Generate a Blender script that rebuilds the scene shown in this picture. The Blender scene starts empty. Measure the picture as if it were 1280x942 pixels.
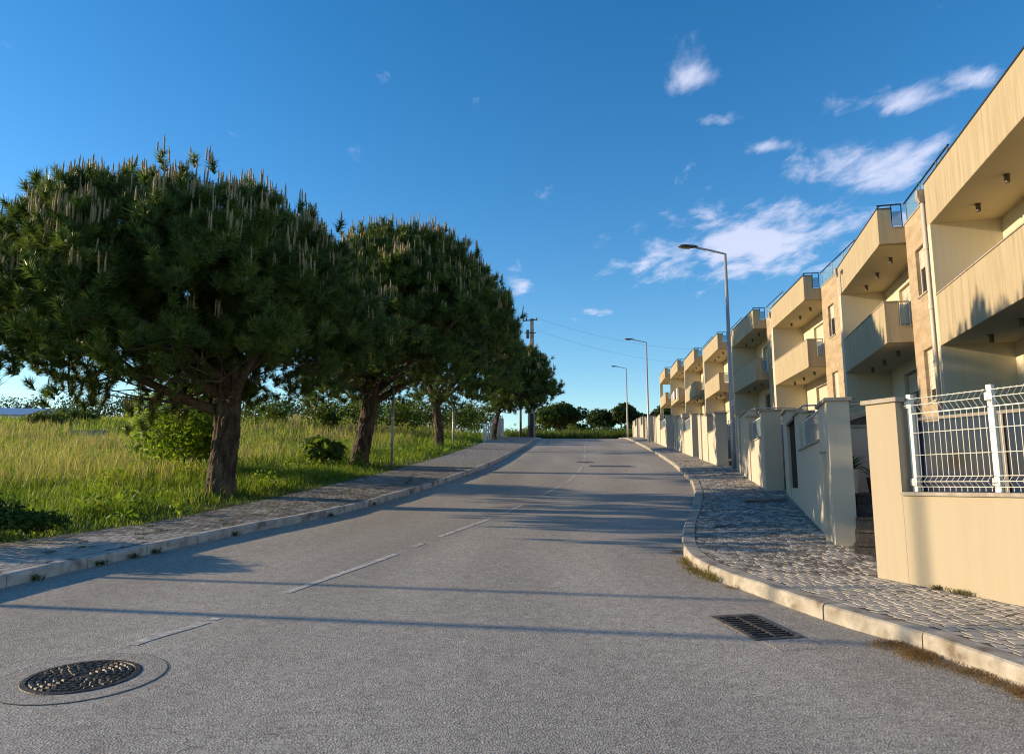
import bpy, math, random
import numpy as np
from mathutils import Vector, Matrix, noise

R = math.radians
scene = bpy.context.scene
col = scene.collection
rng = np.random.default_rng(7)
random.seed(7)

# ------------------------------------------------------------------ camera
cam_d = bpy.data.cameras.new('camera')
cam = bpy.data.objects.new('camera', cam_d)
col.objects.link(cam)
cam.location = (0, 0, 1.6)
cam.rotation_euler = (R(90) + math.atan(134 / 900.0), 0, 0)
cam_d.sensor_width = 36.0
cam_d.lens = 36.0 * 900.0 / 1280.0
cam_d.clip_start = 0.05
cam_d.clip_end = 3000
scene.camera = cam

# ------------------------------------------------------------------ light
SUN_EL, SUN_AZ = 13.0, -80.5          # azimuth from +Y, clockwise positive
sd = bpy.data.lights.new('sun', 'SUN')
sd.energy = 4.2
sd.angle = R(0.5)
sd.color = (1.0, 0.76, 0.48)
sun = bpy.data.objects.new('sun', sd)
col.objects.link(sun)
sdir = Vector((math.sin(R(SUN_AZ)) * math.cos(R(SUN_EL)), math.cos(R(SUN_AZ)) * math.cos(R(SUN_EL)), math.sin(R(SUN_EL))))
sun.rotation_euler = sdir.to_track_quat('Z', 'Y').to_euler()
sun.location = sdir * 60

world = bpy.data.worlds.new('World')
scene.world = world
world.use_nodes = True
wt = world.node_tree
wt.nodes.clear()


def nd(t, typ, **kw):
    n = t.nodes.new(typ)
    for k, v in kw.items():
        setattr(n, k, v)
    return n


def math_node(t, op, a, b=None, c=None):
    n = t.nodes.new('ShaderNodeMath')
    n.operation = op
    for i, v in enumerate((a, b, c)):
        if v is None:
            continue
        if isinstance(v, (int, float)):
            n.inputs[i].default_value = v
        else:
            t.links.new(v, n.inputs[i])
    return n.outputs[0]


def build_world():
    t = wt
    L = t.links.new
    sky = nd(t, 'ShaderNodeTexSky', sky_type='NISHITA')
    sky.sun_disc = False
    sky.sun_elevation = R(SUN_EL)
    sky.sun_rotation = R(SUN_AZ)
    sky.altitude = 50
    sky.air_density = 1.0
    sky.dust_density = 0.1
    sky.ozone_density = 2.2
    hsv = nd(t, 'ShaderNodeHueSaturation')
    hsv.inputs['Hue'].default_value = .504
    hsv.inputs['Saturation'].default_value = 1.36
    hsv.inputs['Value'].default_value = 1.0
    L(sky.outputs[0], hsv.inputs['Color'])
    tc = nd(t, 'ShaderNodeTexCoord')
    sep = nd(t, 'ShaderNodeSeparateXYZ')
    L(tc.outputs['Generated'], sep.inputs[0])
    zc = math_node(t, 'MAXIMUM', sep.outputs[2], 0.05)
    px = math_node(t, 'DIVIDE', sep.outputs[0], zc)
    py = math_node(t, 'DIVIDE', sep.outputs[1], zc)
    comb = nd(t, 'ShaderNodeCombineXYZ')
    L(px, comb.inputs[0]); L(py, comb.inputs[1])
    # banks of cloud drifting on one high layer; position on that layer, radius
    banks = [(1.02, 2.95, .46, .58, 1.22), (1.16, 2.18, .30, .24, 1.08), (.62, 3.2, .24, .18, .95), (1.0, 1.77, .16, .09, .85), (1.16, 1.66, .12, .07, .8),
             (.46, 1.66, .12, .08, .66), (.58, 1.87, .10, .06, .66), (.79, 2.03, .09, .06, .75), (.03, 3.5, .09, .30, .75), (.48, 4.15, .12, .16, .8), (1.5, 2.7, .35, .4, .9),
             (-5.0, 3.0, 1.3, .5, .9), (4.2, -1.0, 1.5, .6, .9), (-1.5, -3.2, 1.4, .5, .9), (3.0, 2.2, .8, .5, .9)]
    mask = None
    for (bx, by, rx, ry, w) in banks:
        dx = math_node(t, 'DIVIDE', math_node(t, 'SUBTRACT', px, bx), rx)
        dy = math_node(t, 'DIVIDE', math_node(t, 'SUBTRACT', py, by), ry)
        r2 = math_node(t, 'ADD', math_node(t, 'MULTIPLY', dx, dx), math_node(t, 'MULTIPLY', dy, dy))
        g = math_node(t, 'MULTIPLY', math_node(t, 'POWER', 2.718, math_node(t, 'MULTIPLY', r2, -1.0)), w)
        mask = g if mask is None else math_node(t, 'MAXIMUM', mask, g)
    n1 = nd(t, 'ShaderNodeTexNoise'); n1.inputs['Scale'].default_value = 5.5; n1.inputs['Detail'].default_value = 10; n1.inputs['Roughness'].default_value = .60
    n1.inputs['Distortion'].default_value = .25
    mp = nd(t, 'ShaderNodeMapping'); mp.inputs['Scale'].default_value = (1.25, .62, 1); mp.inputs['Location'].default_value = (3.1, 1.7, 0); mp.inputs['Rotation'].default_value = (0, 0, R(-6))
    L(comb.outputs[0], mp.inputs[0]); L(mp.outputs[0], n1.inputs['Vector'])
    a = math_node(t, 'ADD', math_node(t, 'MULTIPLY', mask, .52), math_node(t, 'MULTIPLY', math_node(t, 'SUBTRACT', n1.outputs['Fac'], .64), 1.5))
    mr = nd(t, 'ShaderNodeMapRange', interpolation_type='SMOOTHSTEP')
    mr.inputs['From Min'].default_value = 0.0; mr.inputs['From Max'].default_value = .50
    mr.inputs['To Min'].default_value = 0.0; mr.inputs['To Max'].default_value = .78
    L(a, mr.inputs['Value'])
    mix = nd(t, 'ShaderNodeMixRGB')
    L(mr.outputs[0], mix.inputs[0]); L(hsv.outputs[0], mix.inputs[1])
    mix.inputs[2].default_value = (3.6, 3.75, 4.7, 1)
    bg = nd(t, 'ShaderNodeBackground')
    bg.inputs['Strength'].default_value = 0.12
    L(mix.outputs[0], bg.inputs['Color'])
    out = nd(t, 'ShaderNodeOutputWorld')
    L(bg.outputs[0], out.inputs[0])


build_world()
vs = scene.view_settings
vs.view_transform = 'Standard'
vs.look = 'None'
vs.gamma = 1
vs.use_curve_mapping = False
vs.exposure = 0.95
scene.cycles.filter_width = 1.15
scene.cycles.max_bounces = 8
scene.cycles.transparent_max_bounces = 12


# ------------------------------------------------------------------ terrain functions
def sstep(a, b, t):
    t = np.clip((np.asarray(t, float) - a) / (b - a), 0, 1)
    return t * t * (3 - 2 * t)


_ys = np.arange(0, 600, 0.25)
_sl = .062 + .029 * sstep(6, 20, _ys) - .062 * sstep(58, 95, _ys) - .029 * sstep(95, 150, _ys)
_zt = np.concatenate([[0], np.cumsum(_sl * .25)])[:-1]


def Z(y):
    y = np.asarray(y, float)
    return np.where(y <= 0, .062 * np.maximum(y, -30), np.interp(y, _ys, _zt))


def Zf(y):
    return float(Z(y))


def curve_fn(pts):
    ya = np.array([p[1] for p in pts], float)
    xa = np.array([p[0] for p in pts], float)
    # monotone-free Catmull-Rom sampled finely
    yy, xx = [], []
    for i in range(len(pts) - 1):
        p0 = max(i - 1, 0); p3 = min(i + 2, len(pts) - 1)
        m1 = (xa[i + 1] - xa[p0]) / (ya[i + 1] - ya[p0])
        m2 = (xa[p3] - xa[i]) / (ya[p3] - ya[i])
        h = ya[i + 1] - ya[i]
        for t in np.linspace(0, 1, 12, endpoint=False):
            t2, t3 = t * t, t * t * t
            xx.append((2 * t3 - 3 * t2 + 1) * xa[i] + (t3 - 2 * t2 + t) * h * m1 + (-2 * t3 + 3 * t2) * xa[i + 1] + (t3 - t2) * h * m2)
            yy.append(ya[i] + t * h)
    xx.append(xa[-1]); yy.append(ya[-1])
    xx, yy = np.array(xx), np.array(yy)
    return lambda y: np.interp(y, yy, xx)


kerb_l = curve_fn([(-8.6, -14), (-7.2, -4), (-6.3, 2), (-5.75, 6), (-5.3, 9.0), (-4.5, 12.15), (-3.75, 14.25), (-3.0, 17.25), (-1.98, 22.65), (-.95, 29.8), (.0, 39.65), (1.25, 54.1), (2.6, 73), (4.0, 90), (6.0, 120), (8, 150)])
inner_l = curve_fn([(-11.2, -14), (-9.6, -4), (-8.4, 2), (-7.6, 7), (-6.9, 10), (-6.0, 12.45), (-5.5, 15.15), (-4.9, 18.8), (-3.95, 25.7), (-3.0, 35.45), (-1.35, 64.6), (-.2, 80), (1.0, 95), (3.5, 120), (5.5, 150)])
kerb_r = curve_fn([(14, -14), (9.0, -6), (6.0, -1.5), (4.4, 1.5), (3.6, 3.4), (3.28, 4.85), (3.06, 5.85), (2.84, 6.4), (2.68, 6.95), (2.48, 7.75), (2.32, 8.4), (2.26, 9.1), (2.32, 9.95), (2.57, 11.15), (3.06, 12.95), (3.76, 15.3), (4.54, 18.15), (5.32, 21.6), (6.05, 25.9), (6.85, 31.35), (7.89, 39.65), (9.3, 52.5), (10.81, 67.25), (12.2, 82), (13.6, 100), (15.5, 120), (17.5, 150)])
WALL_PTS = [(19, -14), (13, -6), (8.2, -1.5), (6.4, 1.5), (5.75, 3.0), (4.98, 4.8), (4.42, 6.1), (3.76, 7.62), (3.95, 8.9), (4.22, 9.6), (4.95, 11.9), (6.05, 15.6), (6.4, 17.0), (6.3, 17.8), (7.6, 24.3), (7.75, 27.3), (8.3, 31.9), (8.75, 36.85), (9.82, 47.4), (11.2, 59.3), (12.9, 74), (14.4, 90), (18, 120), (20, 150)]
wall_r = lambda y: np.interp(y, [p[1] for p in WALL_PTS], [p[0] for p in WALL_PTS])


def side_z_r(x, y):
    return Z(y) + .135 + .045 * np.clip(x - kerb_r(y) - .2, 0, 3)


def side_z_l(x, y):
    return Z(y) + .135 + .02 * np.clip(kerb_l(y) - x, 0, 3)


def field_z(x, y):
    d = inner_l(y) - np.asarray(x, float)
    return Z(y) + .14 + 1.55 * sstep(28, 88, y) * sstep(3, 16, d) + .2 * sstep(12, 40, d) * sstep(10, 40, y) - .05 * np.sin(x * .9) * sstep(1, 3, d)


# ------------------------------------------------------------------ materials
MATS = {}


def new_mat(name):
    m = bpy.data.materials.new(name)
    m.use_nodes = True
    t = m.node_tree
    b = t.nodes['Principled BSDF']
    MATS[name] = m
    return m, t, b


def simple(name, c, rough=.6, metal=0.0, spec=.5):
    m, t, b = new_mat(name)
    b.inputs['Base Color'].default_value = (*c, 1)
    b.inputs['Roughness'].default_value = rough
    b.inputs['Metallic'].default_value = metal
    b.inputs['Specular IOR Level'].default_value = spec
    return m


def noisy(name, c1, c2, scale=5, rough=.8, bump=.2, bscale=60, bdist=.01, stretch=(1, 1, 1), detail=6, lo=.35, hi=.65, second=None):
    """two-tone noise plus fine relief, in object space"""
    m, t, b = new_mat(name)
    L = t.links.new
    tc = nd(t, 'ShaderNodeTexCoord')
    mp = nd(t, 'ShaderNodeMapping')
    mp.inputs['Scale'].default_value = stretch
    L(tc.outputs['Object'], mp.inputs[0])
    n = nd(t, 'ShaderNodeTexNoise')
    n.inputs['Scale'].default_value = scale; n.inputs['Detail'].default_value = detail; n.inputs['Roughness'].default_value = .6
    L(mp.outputs[0], n.inputs['Vector'])
    cr = nd(t, 'ShaderNodeValToRGB')
    cr.color_ramp.elements[0].position = lo; cr.color_ramp.elements[0].color = (*c1, 1)
    cr.color_ramp.elements[1].position = hi; cr.color_ramp.elements[1].color = (*c2, 1)
    L(n.outputs['Fac'], cr.inputs[0])
    out = cr.outputs[0]
    if second:
        sc, col2, lo2, hi2 = second
        n2 = nd(t, 'ShaderNodeTexNoise'); n2.inputs['Scale'].default_value = sc; n2.inputs['Detail'].default_value = 4
        L(tc.outputs['Object'], n2.inputs['Vector'])
        mr = nd(t, 'ShaderNodeMapRange'); mr.inputs['From Min'].default_value = lo2; mr.inputs['From Max'].default_value = hi2
        L(n2.outputs['Fac'], mr.inputs['Value'])
        mx = nd(t, 'ShaderNodeMixRGB')
        L(mr.outputs[0], mx.inputs[0]); L(out, mx.inputs[1]); mx.inputs[2].default_value = (*col2, 1)
        out = mx.outputs[0]
    L(out, b.inputs['Base Color'])
    b.inputs['Roughness'].default_value = rough
    b.inputs['Specular IOR Level'].default_value = .3
    nb = nd(t, 'ShaderNodeTexNoise')
    nb.inputs['Scale'].default_value = bscale; nb.inputs['Detail'].default_value = 5
    L(tc.outputs['Object'], nb.inputs['Vector'])
    bp = nd(t, 'ShaderNodeBump')
    bp.inputs['Strength'].default_value = bump; bp.inputs['Distance'].default_value = bdist
    L(nb.outputs['Fac'], bp.inputs['Height'])
    L(bp.outputs[0], b.inputs['Normal'])
    return m


def asphalt():
    m, t, b = new_mat('asphalt')
    L = t.links.new
    tc = nd(t, 'ShaderNodeTexCoord')
    big = nd(t, 'ShaderNodeTexNoise'); big.inputs['Scale'].default_value = .35; big.inputs['Detail'].default_value = 6
    mp = nd(t, 'ShaderNodeMapping'); mp.inputs['Scale'].default_value = (1.6, .35, 1)
    L(tc.outputs['Object'], mp.inputs[0]); L(mp.outputs[0], big.inputs['Vector'])
    mid = nd(t, 'ShaderNodeTexNoise'); mid.inputs['Scale'].default_value = 7; mid.inputs['Detail'].default_value = 8; mid.inputs['Roughness'].default_value = .7
    L(tc.outputs['Object'], mid.inputs['Vector'])
    vo = nd(t, 'ShaderNodeTexVoronoi'); vo.inputs['Scale'].default_value = 75
    L(tc.outputs['Object'], vo.inputs['Vector'])
    c = nd(t, 'ShaderNodeValToRGB')
    c.color_ramp.elements[0].position = .3; c.color_ramp.elements[0].color = (.282, .258, .218, 1)
    c.color_ramp.elements[1].position = .7; c.color_ramp.elements[1].color = (.388, .354, .298, 1)
    L(big.outputs['Fac'], c.inputs[0])
    # chip colours of the aggregate
    cv = nd(t, 'ShaderNodeSeparateColor'); L(vo.outputs['Color'], cv.inputs[0])
    chip = nd(t, 'ShaderNodeMapRange'); chip.inputs['To Min'].default_value = .62; chip.inputs['To Max'].default_value = 1.34
    L(cv.outputs[0], chip.inputs['Value'])
    mm = nd(t, 'ShaderNodeMapRange'); mm.inputs['From Min'].default_value = .3; mm.inputs['From Max'].default_value = .7
    mm.inputs['To Min'].default_value = .82; mm.inputs['To Max'].default_value = 1.16
    L(mid.outputs['Fac'], mm.inputs['Value'])
    f = math_node(t, 'MULTIPLY', chip.outputs[0], mm.outputs[0])
    mx = nd(t, 'ShaderNodeMixRGB', blend_type='MULTIPLY'); mx.inputs[0].default_value = 1
    cc = nd(t, 'ShaderNodeCombineXYZ'); L(f, cc.inputs[0]); L(f, cc.inputs[1]); L(f, cc.inputs[2])
    L(c.outputs[0], mx.inputs[1]); L(cc.outputs[0], mx.inputs[2])
    # wheel tracks polished a little paler, dusty margins
    ac = nd(t, 'ShaderNodeAttribute'); ac.attribute_name = 'across'
    w2 = math_node(t, 'MULTIPLY', math_node(t, 'COSINE', math_node(t, 'MULTIPLY', math_node(t, 'ADD', ac.outputs['Fac'], math_node(t, 'MULTIPLY', big.outputs['Fac'], .10)), 25.13)), -.055)
    mt = nd(t, 'ShaderNodeMixRGB', blend_type='MULTIPLY'); mt.inputs[0].default_value = 1
    wv = math_node(t, 'ADD', w2, 1.0)
    wc_ = nd(t, 'ShaderNodeCombineXYZ'); L(wv, wc_.inputs[0]); L(wv, wc_.inputs[1]); L(wv, wc_.inputs[2])
    L(mx.outputs[0], mt.inputs[1]); L(wc_.outputs[0], mt.inputs[2])
    mx = mt
    # hairline cracks
    ck = nd(t, 'ShaderNodeTexVoronoi', feature='DISTANCE_TO_EDGE'); ck.inputs['Scale'].default_value = .32
    wn = nd(t, 'ShaderNodeTexNoise'); wn.inputs['Scale'].default_value = 1.2; wn.inputs['Detail'].default_value = 6
    L(tc.outputs['Object'], wn.inputs['Vector'])
    vm = nd(t, 'ShaderNodeVectorMath', operation='MULTIPLY_ADD')
    L(wn.outputs['Color'], vm.inputs[0]); vm.inputs[1].default_value = (1.6, 1.6, 0); L(tc.outputs['Object'], vm.inputs[2])
    L(vm.outputs[0], ck.inputs['Vector'])
    ln = math_node(t, 'LESS_THAN', ck.outputs['Distance'], .0022)
    lk = math_node(t, 'MULTIPLY', ln, math_node(t, 'GREATER_THAN', big.outputs['Fac'], .60))
    mx2 = nd(t, 'ShaderNodeMixRGB'); L(math_node(t, 'MULTIPLY', lk, .55), mx2.inputs[0]); L(mx.outputs[0], mx2.inputs[1]); mx2.inputs[2].default_value = (.05, .045, .04, 1)
    L(mx2.outputs[0], b.inputs['Base Color'])
    b.inputs['Roughness'].default_value = .85
    b.inputs['Specular IOR Level'].default_value = .35
    bp = nd(t, 'ShaderNodeBump'); bp.inputs['Strength'].default_value = .55; bp.inputs['Distance'].default_value = .006
    L(vo.outputs['Distance'], bp.inputs['Height'])
    bp2 = nd(t, 'ShaderNodeBump'); bp2.inputs['Strength'].default_value = .3; bp2.inputs['Distance'].default_value = .01
    L(mid.outputs['Fac'], bp2.inputs['Height']); L(bp.outputs[0], bp2.inputs['Normal'])
    L(bp2.outputs[0], b.inputs['Normal'])
    return m


def plaster(name, c, streak=.25, dark=(.30, .25, .18)):
    """render with rain streaks running down from the copings"""
    m, t, b = new_mat(name)
    L = t.links.new
    tc = nd(t, 'ShaderNodeTexCoord')
    mp = nd(t, 'ShaderNodeMapping'); mp.inputs['Scale'].default_value = (7, 7, .35)
    L(tc.outputs['Object'], mp.inputs[0])
    n = nd(t, 'ShaderNodeTexNoise'); n.inputs['Scale'].default_value = 1.5; n.inputs['Detail'].default_value = 5; n.inputs['Roughness'].default_value = .65
    L(mp.outputs[0], n.inputs['Vector'])
    mr = nd(t, 'ShaderNodeMapRange'); mr.inputs['From Min'].default_value = .42; mr.inputs['From Max'].default_value = .75
    mr.inputs['To Max'].default_value = streak
    L(n.outputs['Fac'], mr.inputs['Value'])
    n2 = nd(t, 'ShaderNodeTexNoise'); n2.inputs['Scale'].default_value = .8; n2.inputs['Detail'].default_value = 5
    L(tc.outputs['Object'], n2.inputs['Vector'])
    mr2 = nd(t, 'ShaderNodeMapRange'); mr2.inputs['From Min'].default_value = .3; mr2.inputs['From Max'].default_value = .7
    mr2.inputs['To Min'].default_value = 0; mr2.inputs['To Max'].default_value = .14
    L(n2.outputs['Fac'], mr2.inputs['Value'])
    fac = math_node(t, 'ADD', mr.outputs[0], mr2.outputs[0])
    mx = nd(t, 'ShaderNodeMixRGB'); L(fac, mx.inputs[0]); mx.inputs[1].default_value = (*c, 1); mx.inputs[2].default_value = (*dark, 1)
    L(mx.outputs[0], b.inputs['Base Color'])
    b.inputs['Roughness'].default_value = .9
    b.inputs['Specular IOR Level'].default_value = .2
    nb = nd(t, 'ShaderNodeTexNoise'); nb.inputs['Scale'].default_value = 120; nb.inputs['Detail'].default_value = 3
    L(tc.outputs['Object'], nb.inputs['Vector'])
    bp = nd(t, 'ShaderNodeBump'); bp.inputs['Strength'].default_value = .12; bp.inputs['Distance'].default_value = .004
    L(nb.outputs['Fac'], bp.inputs['Height']); L(bp.outputs[0], b.inputs['Normal'])
    return m


def attr_leaf(name, rough=.5, trans=.35, spec=.35, tint=(1.0, 1.0, .55)):
    """foliage: per-blade colour from the mesh, part of the light passes through"""
    m, t, b = new_mat(name)
    L = t.links.new
    at = nd(t, 'ShaderNodeAttribute'); at.attribute_name = 'Col'
    L(at.outputs['Color'], b.inputs['Base Color'])
    b.inputs['Roughness'].default_value = rough
    b.inputs['Specular IOR Level'].default_value = spec
    tr = nd(t, 'ShaderNodeBsdfTranslucent')
    mt = nd(t, 'ShaderNodeMixRGB', blend_type='MULTIPLY'); mt.inputs[0].default_value = 1
    L(at.outputs['Color'], mt.inputs[1]); mt.inputs[2].default_value = (tint[0] * 1.6, tint[1] * 1.6, tint[2] * 1.6, 1)
    L(mt.outputs[0], tr.inputs['Color'])
    mx = nd(t, 'ShaderNodeMixShader'); mx.inputs[0].default_value = trans
    out = t.nodes['Material Output']
    L(b.outputs[0], mx.inputs[1]); L(tr.outputs[0], mx.inputs[2]); L(mx.outputs[0], out.inputs['Surface'])
    return m


def clear_glass(name, tint, alpha=.55):
    m, t, b = new_mat(name)
    L = t.links.new
    b.inputs['Base Color'].default_value = (*tint, 1)
    b.inputs['Roughness'].default_value = .04
    b.inputs['Specular IOR Level'].default_value = .8
    tr = nd(t, 'ShaderNodeBsdfTransparent'); tr.inputs['Color'].default_value = (.85, .93, .95, 1)
    mx = nd(t, 'ShaderNodeMixShader'); mx.inputs[0].default_value = alpha
    L(tr.outputs[0], mx.inputs[1]); L(b.outputs[0], mx.inputs[2]); L(mx.outputs[0], t.nodes['Material Output'].inputs['Surface'])
    return m


asphalt()
noisy('kerb_granite', (.25, .228, .19), (.42, .392, .335), scale=9, bump=.5, bscale=90, bdist=.006, second=(4.5, (.15, .125, .09), .52, .68))
noisy('kerb_lime', (.30, .28, .25), (.50, .475, .43), scale=6, bump=.5, bscale=90, bdist=.006, second=(2.6, (.10, .095, .08), .55, .70))
noisy('cobble', (.31, .29, .255), (.43, .40, .35), scale=3.2, bump=.6, bscale=70, bdist=.006, rough=.7)
noisy('cobble_pale', (.36, .335, .295), (.47, .44, .385), scale=3.2, bump=.6, bscale=70, bdist=.006, rough=.7)
noisy('cobble_dark', (.26, .245, .22), (.38, .355, .315), scale=3.2, bump=.6, bscale=70, bdist=.006, rough=.7)


def cobble_far():
    m, t, b = new_mat('cobble_far')
    L = t.links.new
    tc = nd(t, 'ShaderNodeTexCoord')
    v = nd(t, 'ShaderNodeTexVoronoi', feature='DISTANCE_TO_EDGE'); v.inputs['Scale'].default_value = 8.5
    L(tc.outputs['Object'], v.inputs['Vector'])
    v2 = nd(t, 'ShaderNodeTexVoronoi'); v2.inputs['Scale'].default_value = 8.5
    L(tc.outputs['Object'], v2.inputs['Vector'])
    sc = nd(t, 'ShaderNodeSeparateColor'); L(v2.outputs['Color'], sc.inputs[0])
    c = nd(t, 'ShaderNodeValToRGB')
    c.color_ramp.elements[0].color = (.28, .26, .23, 1); c.color_ramp.elements[1].color = (.45, .42, .37, 1)
    L(sc.outputs[0], c.inputs[0])
    e = nd(t, 'ShaderNodeMapRange'); e.inputs['From Min'].default_value = .03; e.inputs['From Max'].default_value = .14
    L(v.outputs['Distance'], e.inputs['Value'])
    mx = nd(t, 'ShaderNodeMixRGB'); L(e.outputs[0], mx.inputs[0]); mx.inputs[1].default_value = (.07, .065, .055, 1); L(c.outputs[0], mx.inputs[2])
    L(mx.outputs[0], b.inputs['Base Color'])
    b.inputs['Roughness'].default_value = .85
    bp = nd(t, 'ShaderNodeBump'); bp.inputs['Strength'].default_value = .8; bp.inputs['Distance'].default_value = .02
    L(e.outputs[0], bp.inputs['Height']); L(bp.outputs[0], b.inputs['Normal'])


cobble_far()
noisy('joint_sand', (.050, .045, .037), (.10, .09, .07), scale=12, bump=.4, bscale=60)
noisy('soil', (.075, .066, .035), (.13, .12, .055), scale=1.3, bump=.4, bscale=15, bdist=.03, second=(.15, (.17, .15, .075), .5, .65))
noisy('paint', (.33, .305, .275), (.60, .57, .52), scale=14, bump=.3, bscale=80, bdist=.003, lo=.4, hi=.62)
noisy('bark', (.035, .026, .020), (.16, .115, .08), scale=6, bump=1.0, bscale=26, bdist=.05, stretch=(1, 1, .35), rough=.95, lo=.38, hi=.68)
noisy('branch_bark', (.055, .04, .03), (.15, .11, .075), scale=8, bump=.8, bscale=40, bdist=.02, rough=.95)
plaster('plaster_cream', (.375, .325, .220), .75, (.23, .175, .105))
plaster('plaster_soffit_bounce', (.60, .51, .31), .08)  # paler and yellower than the parapets: bounced light put into the soffit colour
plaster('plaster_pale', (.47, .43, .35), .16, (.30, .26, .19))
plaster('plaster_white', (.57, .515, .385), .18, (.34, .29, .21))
plaster('plaster_wall', (.395, .345, .255), .20, (.29, .24, .165))
noisy('travertine', (.30, .23, .145), (.40, .32, .215), scale=1.8, bump=.2, bscale=40, bdist=.004, stretch=(.7, .7, 2.2), second=(6, (.26, .195, .12), .56, .7))
noisy('coping_stone', (.24, .215, .18), (.36, .325, .275), scale=8, bump=.3)
noisy('concrete', (.27, .255, .225), (.40, .375, .33), scale=3, bump=.3, bscale=40, second=(1.1, (.20, .185, .16), .5, .7))
noisy('granite_step', (.030, .027, .026), (.075, .068, .062), scale=30, rough=.5, bump=.1)
noisy('cast_iron', (.022, .019, .017), (.095, .078, .06), scale=25, rough=.55, bump=.5, bscale=70)
simple('dark_coping', (.035, .034, .034), .45, .4)
simple('dark_metal', (.03, .031, .034), .4, .6)
simple('dark_fitting', (.075, .062, .05), .5)
simple('steel', (.42, .43, .44), .3, .9)
simple('pole_grey', (.36, .36, .36), .5, .3)
simple('lamp_head', (.05, .05, .05), .4, .3)
simple('lamp_glass', (.30, .24, .16), .25)
noisy('white_enamel', (.62, .60, .53), (.74, .72, .65), scale=10, rough=.35, bump=.05)
simple('pipe_cream', (.50, .46, .38), .45)
simple('window_frame', (.20, .19, .18), .4, .3)
simple('window_frame_light', (.48, .45, .39), .45)
simple('shutter', (.52, .47, .38), .6)
simple('dark_pane', (.014, .017, .022), .06, 0, .8)
simple('blue_pane', (.010, .020, .050), .07, 0, .25)
clear_glass('rail_glass', (.20, .34, .46), .5)
clear_glass('frost_glass', (.22, .30, .38), .72)
noisy('white_gate', (.50, .50, .49), (.62, .61, .60), scale=4, rough=.4, bump=.05)
simple('ceramic_white', (.56, .55, .52), .45)
simple('terracotta', (.10, .07, .05), .8)
simple('cloth_white', (.66, .64, .60), .85)
simple('cloth_dark', (.03, .03, .035), .9)
simple('wire', (.16, .17, .19), .6)
noisy('far_white', (.50, .52, .55), (.64, .65, .67), scale=.4, bump=.05)
simple('far_window', (.05, .07, .10), .2)
attr_leaf('needles', .45, .22, .3, (1.0, 1.0, .5))
attr_leaf('grass', .5, .48, .3, (1.0, 1.0, .45))
attr_leaf('leaf', .55, .45, .15, (.95, 1.0, .45))
noisy('candle', (.20, .145, .07), (.34, .26, .14), scale=14, bump=.5, bscale=60)
noisy('dry_litter', (.20, .115, .045), (.36, .22, .09), scale=30, bump=.2)


# ------------------------------------------------------------------ mesh helpers
class MB:
    """collects shapes; build() links them as one mesh object"""

    def __init__(s):
        s.v = []
        s.f = []

    def poly(s, pts, faces):
        o = len(s.v)
        s.v += [tuple(p) for p in pts]
        s.f += [tuple(i + o for i in f) for f in faces]

    def hexa(s, b, t):
        """eight corners: bottom ring, top ring"""
        s.poly(list(b) + list(t), [(3, 2, 1, 0), (4, 5, 6, 7), (0, 1, 5, 4), (1, 2, 6, 5), (2, 3, 7, 6), (3, 0, 4, 7)])

    def box(s, x0, x1, y0, y1, z0, z1):
        s.hexa([(x0, y0, z0), (x1, y0, z0), (x1, y1, z0), (x0, y1, z0)], [(x0, y0, z1), (x1, y0, z1), (x1, y1, z1), (x0, y1, z1)])

    def tube(s, pts, rad, seg=8, cap=True):
        pts = [Vector(p) for p in pts]
        n = len(pts)
        rad = rad if hasattr(rad, '__len__') else [rad] * n
        o = len(s.v)
        up = Vector((0, 0, 1))
        for i, p in enumerate(pts):
            d = (pts[min(i + 1, n - 1)] - pts[max(i - 1, 0)]).normalized()
            a = d.cross(up if abs(d.z) < .95 else Vector((1, 0, 0))).normalized()
            b = d.cross(a)
            for k in range(seg):
                an = 2 * math.pi * k / seg
                s.v.append(tuple(p + (a * math.cos(an) + b * math.sin(an)) * rad[i]))
        for i in range(n - 1):
            for k in range(seg):
                k2 = (k + 1) % seg
                s.f.append((o + i * seg + k, o + i * seg + k2, o + (i + 1) * seg + k2, o + (i + 1) * seg + k))
        if cap:
            s.f.append(tuple(o + k for k in range(seg))[::-1])
            s.f.append(tuple(o + (n - 1) * seg + k for k in range(seg)))

    def mesh(s, name, smooth=False):
        me = bpy.data.meshes.new(name)
        me.from_pydata(s.v, [], s.f)
        if smooth:
            me.polygons.foreach_set('use_smooth', [True] * len(me.polygons))
        me.update()
        return me

    def build(s, name, mat, parent=None, smooth=False, bevel=0):
        o = bpy.data.objects.new(name, s.mesh(name, smooth))
        o.data.materials.append(MATS[mat])
        col.objects.link(o)
        o.parent = parent
        if bevel:
            bv = o.modifiers.new('bevel', 'BEVEL'); bv.width = bevel; bv.segments = 2; bv.limit_method = 'ANGLE'
        return o


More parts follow.
